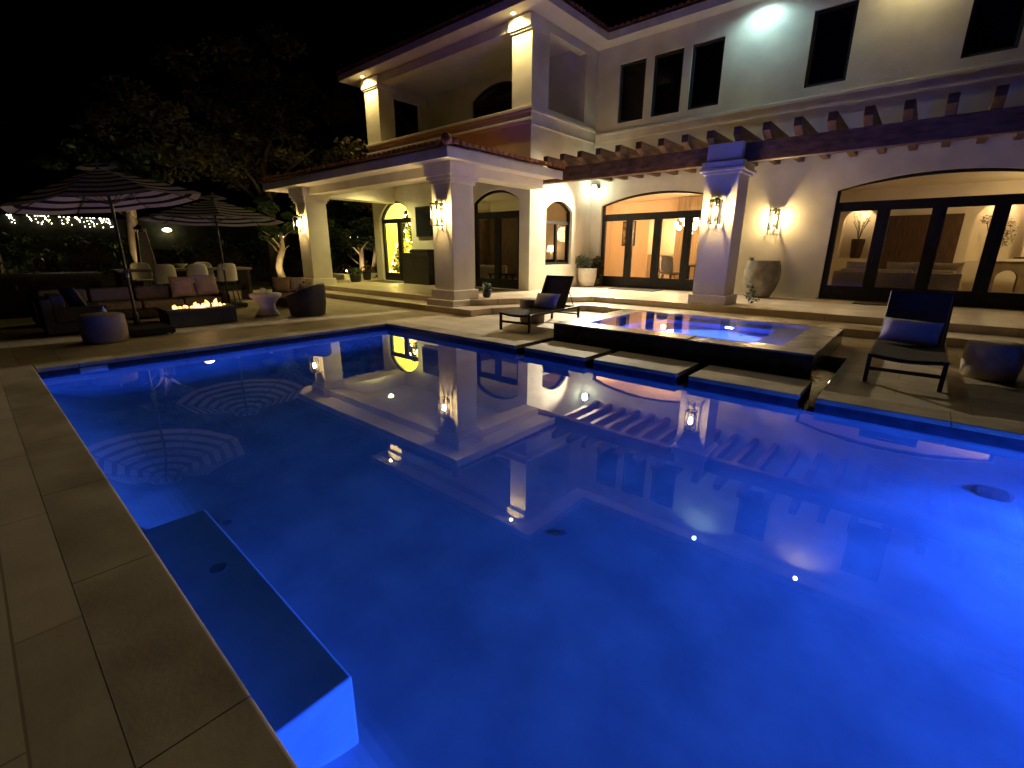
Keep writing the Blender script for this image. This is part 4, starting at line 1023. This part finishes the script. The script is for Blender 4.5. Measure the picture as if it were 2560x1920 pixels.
# bowl planter
bp_ = empty('bowl_planter', 'huge pale bowl planter standing under the wall lantern', 'planter', (-3.38, 14.42, .303))
MB().lathe([(.22, 0), (.27, .02), (.37, .22), (.445, .48), (.46, .66), (.43, .86), (.395, .95), (.405, .98), (.365, .98), (.355, .93)], (-3.38, 14.42, .303), 40).build('bowl', mottled('weathered_bowl', (.15,.13,.10), (.28,.25,.20), 4, .9, .2, 40), bp_, smooth=True)
MB().lathe([(.37, 0), (1e-4, .01)], (-3.38, 14.42, 1.20), 24).build('soil', SOIL, bp_)
l = MB(); leaves(l, (-3.70, 14.38, 1.32), (.07, .05, .05), 14, .06, .35); l.build('sprig', LEAF_B, bp_)
sp_ = empty('young_plant', 'small leafy sprig growing beside the pergola pillar base', 'plant', (-3.15, 12.55, .303))
l = MB(); leaves(l, (-3.15, 12.55, .60), (.13, .13, .28), 70, .05, .4); leaves(l, (-3.02, 12.5, .42), (.14, .1, .12), 30, .05, .4); l.build('foliage', LEAF_B, sp_); MB().tube([(-3.15, 12.55, .303), (-3.14, 12.56, .8)], .008, 5).build('stem', BARK, sp_)
potted('potted_plant', 'small dark pot with round plant at the foot of the near portico column', (-8.78, 9.1, .303), [(.08, 0), (.11, .05), (.13, .2), (.12, .22), (.10, .22), (.09, .18)], METAL, [((0, 0, .30), (.13, .13, .11))], 160, .035, LEAF_B, .4)
potted('potted_plant', 'dark pot with thin bare plant beside the glowing yellow door', (-17.75, 11.15, .303), [(.13, 0), (.16, .05), (.18, .3), (.18, .34), (.15, .34), (.14, .3)], METAL, [((0, 0, .60), (.16, .16, .25))], 60, .05, LEAF_O, .4, [[(0, 0, .2), (.03, 0, .8)]])
potted('potted_plant', 'low dark bush in a pot behind the far portico column', (-16.9, 10.1, .303), [(.16, 0), (.2, .05), (.22, .25), (.21, .27), (.18, .27), (.17, .2)], METAL, [((0, 0, .38), (.26, .26, .18))], 300, .05, LEAF_G, .4)

# ---- garden wall, hedge, trees
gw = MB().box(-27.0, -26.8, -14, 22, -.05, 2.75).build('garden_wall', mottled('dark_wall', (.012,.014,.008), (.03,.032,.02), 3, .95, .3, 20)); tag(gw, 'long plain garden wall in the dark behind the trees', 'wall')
hd = empty('hedge', 'dark clipped hedge along the garden wall', 'hedge', (-25.8, 4, 0))
l = MB(); 
for _ in range(150):
    leaves(l, (random.uniform(-26.3, -25.3), random.uniform(-9, 19), random.uniform(.2, 1.9)), (.5, .7, .4), 45, .10, .5)
l.build('foliage', LEAF_G, hd); MB().box(-26.0, -25.7, -9, 19, 0, 1.5).build('branches', SOIL, hd)
def trunk_pts(h, lean, r0_, wob=.08, n=7):
    ph = random.uniform(0, 6); pts = []; rs = []
    for i in range(n+1):
        t_ = i/n; pts.append((lean[0]*t_+wob*math.sin(ph+5*t_)*t_, lean[1]*t_+wob*math.cos(ph+4*t_)*t_, h*t_)); rs.append(r0_*(1-.6*t_)*(1+.5*max(0, .15-t_)))
    return pts, rs
def limbs(h, spread, n, r0_):
    out = []
    for i in range(n):
        a = 2*PI*i/n+random.uniform(-.4, .4); z0 = h*random.uniform(.6, .95); s = spread*random.uniform(.6, 1)
        out.append(([(0, 0, z0), (s*.5*math.cos(a), s*.5*math.sin(a), z0+s*.5), (s*math.cos(a), s*math.sin(a), z0+s*.8)], [r0_, r0_*.6, r0_*.25]))
    return out
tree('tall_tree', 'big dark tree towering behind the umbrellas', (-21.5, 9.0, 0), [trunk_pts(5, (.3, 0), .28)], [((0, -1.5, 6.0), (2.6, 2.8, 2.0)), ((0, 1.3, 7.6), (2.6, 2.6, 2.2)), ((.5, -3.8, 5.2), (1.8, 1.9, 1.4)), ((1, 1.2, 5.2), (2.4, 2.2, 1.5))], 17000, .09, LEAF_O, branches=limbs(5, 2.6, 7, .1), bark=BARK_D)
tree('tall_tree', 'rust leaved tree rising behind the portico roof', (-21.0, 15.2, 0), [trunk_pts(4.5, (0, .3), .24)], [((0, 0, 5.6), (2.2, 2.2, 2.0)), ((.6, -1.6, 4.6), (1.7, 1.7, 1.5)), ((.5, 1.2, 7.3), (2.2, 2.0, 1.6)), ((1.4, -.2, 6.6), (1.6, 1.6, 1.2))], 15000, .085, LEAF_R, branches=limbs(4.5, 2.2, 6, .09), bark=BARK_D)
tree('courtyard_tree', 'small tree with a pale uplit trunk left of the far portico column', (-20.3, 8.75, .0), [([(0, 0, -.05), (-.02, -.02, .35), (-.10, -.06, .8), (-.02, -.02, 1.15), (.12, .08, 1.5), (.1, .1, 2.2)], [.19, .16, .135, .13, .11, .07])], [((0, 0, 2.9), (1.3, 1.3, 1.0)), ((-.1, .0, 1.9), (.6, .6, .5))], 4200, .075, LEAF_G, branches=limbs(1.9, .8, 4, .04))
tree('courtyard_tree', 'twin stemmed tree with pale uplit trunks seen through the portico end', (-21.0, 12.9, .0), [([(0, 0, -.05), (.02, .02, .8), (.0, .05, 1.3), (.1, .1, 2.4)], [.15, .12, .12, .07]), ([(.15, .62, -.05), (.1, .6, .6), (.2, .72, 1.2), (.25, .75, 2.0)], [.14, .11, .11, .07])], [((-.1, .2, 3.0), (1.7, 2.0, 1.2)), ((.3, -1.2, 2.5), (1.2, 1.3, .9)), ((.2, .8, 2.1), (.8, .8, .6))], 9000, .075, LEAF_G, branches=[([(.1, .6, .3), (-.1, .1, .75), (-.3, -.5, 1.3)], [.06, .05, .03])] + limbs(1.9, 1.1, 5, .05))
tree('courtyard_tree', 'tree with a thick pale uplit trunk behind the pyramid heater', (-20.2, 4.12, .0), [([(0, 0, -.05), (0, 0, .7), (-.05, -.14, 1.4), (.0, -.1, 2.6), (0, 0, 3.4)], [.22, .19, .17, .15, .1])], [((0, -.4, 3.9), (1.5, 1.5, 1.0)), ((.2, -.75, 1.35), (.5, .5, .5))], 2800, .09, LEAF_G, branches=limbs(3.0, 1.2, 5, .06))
b_ = empty('garden_bush', 'leafy green bush glinting at the left edge below the string lights', 'bush', (-19.2, .75, 0))
l = MB()
for _ in range(40): leaves(l, (-19.2+random.gauss(0,.4), .55+random.gauss(0,.55), random.uniform(.9, 1.75)), (.28, .28, .22), 40, .075, .5)
l.build('foliage', LEAF_G, b_); MB().tube([(-19.2, .75, 0), (-19.2, .75, 1.4)], [.06, .03], 7).build('stem', BARK, b_)
b_ = empty('garden_bush', 'low rusty ground bush in the bed beyond the portico floor', 'bush', (-20.0, 11.6, 0))
l = MB()
for _ in range(26): leaves(l, (-20.0+random.gauss(0,.6), 11.9+random.gauss(0,.7), random.uniform(.25, .75)), (.25, .25, .16), 36, .06, .4)
l.build('foliage', LEAF_R, b_); MB().tube([(-20, 11.6, 0), (-20, 11.6, .5)], [.05, .02], 6).build('stem', BARK, b_)
b_ = empty('garden_bush', 'dark round shrub mass behind the far portico column', 'bush', (-22.3, 11.9, 0))
l = MB()
for _ in range(40): leaves(l, (-22.3+random.gauss(0,.5), 12.0+random.gauss(0,.7), random.uniform(.3, 2.0)), (.35, .35, .3), 40, .09, .5)
l.build('foliage', LEAF_G, b_); MB().tube([(-22.3, 11.9, 0), (-22.3, 11.9, 1.2)], [.06, .03], 6).build('stem', BARK, b_)
# ---- garden spots
SPOTL = emit('spot_lens', (1, .85, .5), 30)
def garden_spot(label, c, tgt, e, col=(1, .74, .36)):
    r = empty('garden_spotlight', label, 'spotlight', c, 'ground spotlights in the planting')
    dr = (Vector(tgt)-Vector(c)).normalized(); q_ = dr.to_track_quat('Z', 'Y').to_matrix().to_4x4(); q_.translation = Vector(c)+Vector((0, 0, .12))
    MB().lathe([(.045, -.10), (.05, 0), (.042, 0), (.04, -.02), (1e-4, -.02)], n=14).xform(q_).build('housing', METAL, r)
    MB().lathe([(.04, -.018), (.03, -.006), (1e-4, 0)], n=14).xform(q_).build('lens', SPOTL, r)
    MB().tube([c, (c[0], c[1], c[2]+.1)], .01, 6).build('stake', METAL, r)
    light('SPOT', 'lamp', tuple(Vector(c)+Vector((0, 0, .12))+dr*.03), e, col, r, spot_size=R(75), spot_blend=.8, shadow_soft_size=.04, target=tuple(Vector(tgt)+Vector((0, 0, .12))+dr*.03))
garden_spot('ground spotlight at the uplit tree left of the far portico column', (-19.75, 8.3, 0), (-20.3, 8.75, 1.6), 45)
garden_spot('ground spotlight at the twin stemmed tree', (-20.35, 12.75, 0), (-21.0, 13.1, 1.5), 55)
garden_spot('ground spotlight at the thick trunk behind the heater', (-19.6, 3.9, 0), (-20.2, 4.1, 1.2), 60)
garden_spot('small ground spotlight shining out of the bed beyond the portico', (-20.4, 11.75, .45), (-17, 9.5, .9), 10)
garden_spot('ground spotlight under the bush below the string lights', (-18.6, .6, 0), (-19.3, .7, 1.4), 3)
garden_spot('ground spotlight at the foot of the big dark tree', (-20.2, 7.4, 0), (-21.3, 8.5, 6.0), 3, (1, .72, .25))
garden_spot('ground spotlight at the foot of the rust leaved tree', (-19.2, 14.2, 0), (-20.9, 15.0, 6.0), 10, (1, .66, .25))
# ---- bright lamp on the garden wall
gl = empty('wall_lamp', 'bright lamp on the garden wall beside the pyramid heater', 'wall lamp', (-26.8, 6.55, 2.36))
MB().box(-26.8, -26.7, 6.45, 6.72, 2.40, 2.48).build('hood', METAL, gl); MB().sphere((-26.66, 6.55, 2.36), .11, 12, 8, (1, 1.7, .8)).build('lens', emit('wall_lamp_lens', (1, .86, .48), 5), gl, smooth=True)
light('POINT', 'lamp', (-26.4, 6.55, 2.36), 5, (1, .84, .45), gl, shadow_soft_size=.1)
# ---- icicle string lights
BW = emit('fairy_bulb', (1, .90, .62), 7)
def strings(label, x, y0, y1, z, n, drop, sz=.022, seed=1):
    rnd = random.Random(seed)
    r = empty('string_lights', label, 'string lights', (x, (y0+y1)/2, z), 'white icicle lights on the garden wall')
    wv = MB(); wv.tube([(x, y0, z), (x, (y0+y1)/2, z-.02), (x, y1, z)], .006, 5); pr_ = None
    k = 0
    while k < n:
        y = y0+(y1-y0)*rnd.random(); dd = drop*rnd.uniform(.3, 1); m_ = rnd.choice((2, 3, 4))
        wv.tube([(x, y, z), (x, y+.02, z-dd)], .004, 4)
        for j in range(m_):
            if k >= n: break
            p = (x+.02, y+.09*j/m_+rnd.uniform(-.03, .03), z-dd*j/max(1, m_-1))
            if pr_ is None:
                pr_ = MB().sphere((x, (y0+y1)/2, z), sz, 7, 5).build('bulb', BW, r); pr_.location = (p[0]-x, p[1]-(y0+y1)/2, p[2]-z)
            else:
                c = pr_.copy(); COL.objects.link(c); c.parent = r; c.location = (p[0]-x, p[1]-(y0+y1)/2, p[2]-z)
                s = rnd.uniform(.8, 1.2); c.scale = (s, s, s)
            k += 1
    wv.build('wire', METAL, r)
strings('long band of white icicle lights on the garden wall at the left', -26.75, 1.55, 4.62, 2.74, 98, .36, .017, 3)
strings('short string of white lights on the wall right of the second umbrella', -26.75, 11.15, 11.75, 2.22, 14, .10, .028, 4)
strings('string of white lights glimpsed through the tree at the portico end', -26.75, 15.2, 19.3, 2.35, 60, .45, .034, 5)
strings('tiny white lights on the wall just left of the far portico column', -26.75, 13.0, 13.5, 2.30, 6, .06, .025, 6)

# ================================================================== INDOOR THINGS
# dining room
DT = empty('dining_table', 'dark dining table inside the lit dining room', 'dining table', (-5.7, 17.2, .31))
MB().box(-6.6, -4.4, 16.7, 17.8, 1.0, 1.06).build('tabletop', DARKWOOD, DT, bevel=.01)
for (a, b) in ((-6.4, 16.85), (-6.4, 17.6), (-4.6, 16.85), (-4.6, 17.6)): MB().box(a, a+.09, b, b+.09, .312, .998).build('leg', DARKWOOD, DT)
DISH = MB().lathe([(.06, 0), (.2, .05), (.22, .07), (.19, .06), (1e-4, .02)], n=20).build('bowl', METAL, smooth=True); DISH.location = (-5.75, 17.1, 1.063); tag(DISH, 'dark bowl on the indoor dining table', 'bowl')
def dchair(label):
    r = empty('dining_chair', label, 'dining chair', (0, 0, 0), 'upholstered chairs in the dining room')
    MB().box(-.25, .25, -.25, .25, .42, .52).build('seat', FABRIC_W, r, bevel=.04, seg=3)
    bm_ = MB(); n = 8; vs = []; fs = []
    for i in range(n+1):
        for k in range(n+1):
            u = 2*k/n-1; v = i/n; vs.append((.26*u*(1-.12*v*v), -.24+.08*u*u-.07*v, .50+.56*v-.05*abs(u)**4*v))
    for i in range(n):
        for k in range(n): fs.append((i*(n+1)+k, i*(n+1)+k+1, (i+1)*(n+1)+k+1, (i+1)*(n+1)+k))
    nv = len(vs); ff = list(fs); vs += [(a, b-.06, c) for a, b, c in vs]; fs += [tuple(nv+q_ for q_ in reversed(f_)) for f_ in ff]
    rim = [k for k in range(n+1)] + [(i+1)*(n+1)+n for i in range(n)] + [n*(n+1)+k for k in range(n-1, -1, -1)] + [i*(n+1) for i in range(n-1, 0, -1)]
    fs += [(rim[i], rim[(i+1) % len(rim)], nv+rim[(i+1) % len(rim)], nv+rim[i]) for i in range(len(rim))]
    bm_.add(vs, fs).build('backrest', FABRIC_W, r, smooth=True)
    for a in (-1, 1):
        for b in (-1, 1): MB().tube([(a*.2, b*.2, .43), (a*.25, b*.27, 0)], [.022, .014], 8).build('leg', DARKWOOD, r)
    return r
dc = dchair('cream upholstered chair seen through the third dining door pane'); dc.location = (-6.75, 16.35, .315); dc.rotation_euler = (0, 0, R(-20))
another(dc, 'cream upholstered chair set sideways at the end of the dining table', (-7.35, 17.4, .315), R(-90))
another(dc, 'cream upholstered chair on the far side of the dining table', (-5.6, 18.1, .315), R(180))
CHN = empty('chandelier', 'globe cluster chandelier glowing over the dining table', 'chandelier', (-6.75, 17.4, 2.4))
GL = emit('globe_glass', (1, .86, .58), 4.5)
MB().tube([(-6.75, 17.4, 3.55), (-6.75, 17.4, 2.6)], .012, 6).build('stem', BRASS, CHN)
glob = [(-7.22, 17.5, 2.50), (-7.02, 17.35, 2.34), (-7.05, 17.6, 2.66), (-6.88, 17.5, 2.48), (-6.48, 17.45, 2.64), (-6.36, 17.5, 2.48), (-6.47, 17.35, 2.33), (-6.60, 17.55, 2.46), (-6.62, 17.4, 2.16), (-6.2, 17.45, 2.4)]
for p in glob:
    MB().sphere(p, .085, 16, 10).build('globe', GL, CHN, smooth=True)
rg = MB()
for p in glob: rg.tube([p, (-6.75, 17.4, 2.6)], .008, 5)
rg.build('arm', BRASS, CHN)
art = empty('wall_art', 'framed dark picture on the dining room wall', 'picture', (-9.9, 19.45, 2.2))
MB().box(-10.42, -9.80, 19.46, 19.498, 1.75, 2.78).build('frame', METAL, art); MB().box(-10.38, -9.84, 19.452, 19.459, 1.79, 2.74).build('canvas', mottled('sketch_paper', (.05,.04,.03), (.34,.27,.18), 6, .9), art)
sb_ = empty('sideboard', 'pale counter in the bright recess behind the dining room', 'sideboard', (-8.5, 20.5, .3)); MB().box(-9.45, -7.65, 20.2, 20.85, .31, 1.35).build('cabinet', INT_CREAM, sb_); MB().box(-9.48, -7.62, 20.17, 20.88, 1.35, 1.40).build('worktop', CERAMIC, sb_)
# living room
LS = sofa('indoor_sofa', 'dark grey sofa seen from behind through the living room doors', -1.95, .72, 16.1, 17.0, 1.08, '-y', FABRIC_G, FABRIC_G, ncush=3)
for i, (x, l_) in enumerate(((-1.35, 'grey cushion at the left end of the indoor sofa'), (-.45, 'grey cushion in the middle of the indoor sofa'), (.35, 'grey cushion at the right end of the indoor sofa'))):
    pillow('throw_pillow', .75, .45, .2, FABRIC_G, l_, (x, 16.5, 1.06), (R(8), 0, 0), 'cushions along the indoor sofa')
VS = empty('vase', 'tall brown vase of dry branches in the first lit niche', 'vase', (-1.86, 19.72, 1.32))
MB().lathe([(.12, 0), (.15, .05), (.19, .58), (.185, .62), (.15, .62), (.14, .5)], (-1.86, 19.72, 1.325), 24).build('body', BROWNPANEL, VS, smooth=True)
l = MB()
for i in range(16):
    a = random.uniform(0, 2*PI); s = random.uniform(.05, .34); h = random.uniform(.35, .85)
    if -1.86+s*math.cos(a) < -2.28 or -1.86+s*math.cos(a) > -1.5: s *= .5
    l.tube([(-1.86, 19.72, 1.85), (-1.86+s*.4*math.cos(a), 19.72+s*.25*math.sin(a), 1.95+h*.5), (-1.86+s*math.cos(a), 19.72+s*.5*math.sin(a), 1.95+h)], .006, 4)
    leaves(l, (-1.86+s*math.cos(a), 19.72+s*.5*math.sin(a), 1.95+h), (.04, .04, .08), 8, .02, .4)
l.build('branches', LEAF_O, VS)
IP = empty('branch_arrangement', 'reddish dried branches standing in the second lit niche', 'plant', (1.4, 19.75, 1.3))
l = MB(); leaves(l, (1.55, 19.78, 2.1), (.22, .12, .45), 260, .045, .25); leaves(l, (1.08, 19.78, 2.45), (.14, .1, .12), 70, .05, .2); l.tube([(1.4, 19.75, 1.3), (1.52, 19.78, 2.2)], .01, 5); l.tube([(1.4, 19.75, 1.3), (1.1, 19.78, 2.4)], .01, 5); l.build('branches', LEAF_R, IP)
MB().lathe([(.07, 0), (.11, .12), (.06, .25), (.07, .28)], (1.4, 19.75, 1.305), 20).build('vase', CERAMIC, IP, smooth=True)
FP = empty('console_cabinet', 'pale console with arched openings at the right of the living room', 'console', (2.0, 18.8, .3))
cc_ = MB(); panel(cc_, 'y', 18.5, rect(1.30, 3.2, .31, 1.3), [arch(1.48, 1.92, .42, .86, 1.06), arch(2.2, 2.7, .42, .86, 1.06)], .4); cc_.build('body', mottled('console_wood', (.12,.09,.05), (.2,.15,.09), 4, .7, .1, 30), FP); MB().box(1.26, 3.24, 18.46, 18.92, 1.3, 1.36).build('top', CERAMIC, FP)
BK = MB().box(1.75, 2.1, 18.6, 18.8, 1.363, 1.42).build('book_stack', FABRIC_D, bevel=.004); tag(BK, 'dark books lying on the arched console', 'books')
# family room
FS = sofa('indoor_sofa', 'pale sofa seen through the dim portico door', -14.1, -11.7, 13.1, 14.0, .98, '-y', FABRIC_W, FABRIC_W, ncush=2)
CT = empty('coffee_table', 'dark coffee table just inside the dim portico door', 'coffee table', (-11.4, 12.7, .31)); MB().box(-11.9, -11.0, 12.4, 12.9, .68, .73).build('tabletop', DARKWOOD, CT)
for a in (-11.85, -11.1):
    for b in (12.44, 12.8): MB().box(a, a+.05, b, b+.05, .312, .678).build('leg', METAL, CT)
TL = empty('table_lamp', 'small glowing lamp on a cabinet seen through the arched side window', 'lamp', (-10.9, 14.85, 1.2))
MB().lathe([(.08, 0), (.09, .02), (.03, .06), (.05, .18), (.02, .28)], (-10.9, 14.85, 1.205), 16).build('stand', CERAMIC, TL, smooth=True); MB().lathe([(.17, .28), (.12, .52)], (-10.9, 14.85, 1.2), 20).build('lamp_shade', emit('lamp_shade', (1, .62, .28), 2.2), TL, smooth=True)
CBN = empty('indoor_cabinet', 'dark cabinet carrying the table lamp in the family room', 'cabinet', (-10.8, 14.85, .31)); MB().box(-11.6, -10.0, 14.6, 15.1, .312, 1.2).build('body', DARKWOOD, CBN)
# christmas tree
XT = empty('christmas_tree', 'Christmas tree with warm lights behind the glowing yellow door', 'Christmas tree', (-16.72, 12.55, .31))
MB().lathe([(.16, 0), (.2, .22), (.04, .24), (.04, .4)], (-16.72, 12.55, .313), 16).build('stand', DARKWOOD, XT)
l = MB(); rt = random.Random(5)
for i in range(3800):
    h = rt.random()**1.25; rr = .70*(1-h)*(.55+.45*rt.random()); a = rt.uniform(0, 2*PI)
    p = Vector((-16.72+rr*math.cos(a), 12.55+rr*math.sin(a), .62+2.55*h)); dr = Vector((math.cos(a), math.sin(a), rt.uniform(-.5, .3))).normalized()
    b = dr.cross(Vector((rt.gauss(0,1), rt.gauss(0,1), rt.gauss(0,1)))).normalized(); s = rt.uniform(.04, .09)
    l.add([p-dr*s, p+b*s*.22, p+dr*s, p-b*s*.22], [(0,1,2,3)])
l.build('foliage', NEEDLE, XT)
XB = emit('tree_bulb', (1, .80, .36), 16); ORN = [mottled('red_bauble', (.5,.03,.02), (.6,.05,.03), 4, .2), mottled('gold_bauble', (.7,.4,.1), (.8,.5,.15), 4, .25, metallic=.8)]
pb_ = None
for i in range(92):
    h = rt.random()**1.2; rr = .78*(1-h)+.01; a = rt.uniform(-2.6, .9); p = (rr*math.cos(a), rr*math.sin(a), .33+2.5*h)
    if pb_ is None: pb_ = MB().sphere((-16.72, 12.55, .31), .020, 7, 5).build('light_bulb', XB, XT)
    else:
        c = pb_.copy(); COL.objects.link(c); c.parent = XT; c.location = p
pb_.location = (.3, -.6, .6)
po_ = [MB().sphere((-16.72, 12.55, .31), .05, 10, 8).build('bauble', m_, XT, smooth=True) for m_ in ORN]
for i in range(44):
    c = po_[i % 2].copy(); COL.objects.link(c); c.parent = XT
    h = rt.random()**1.2; rr = .72*(1-h); a = rt.uniform(-2.6, .9); c.location = (rr*math.cos(a), rr*math.sin(a), .38+2.3*h)
po_[0].location = (.2, -.55, .8); po_[1].location = (-.3, -.4, 1.0)
light('POINT', 'tree_glow', (-16.2, 12.1, 1.6), 10, (1, .7, .25), XT, shadow_soft_size=.5)
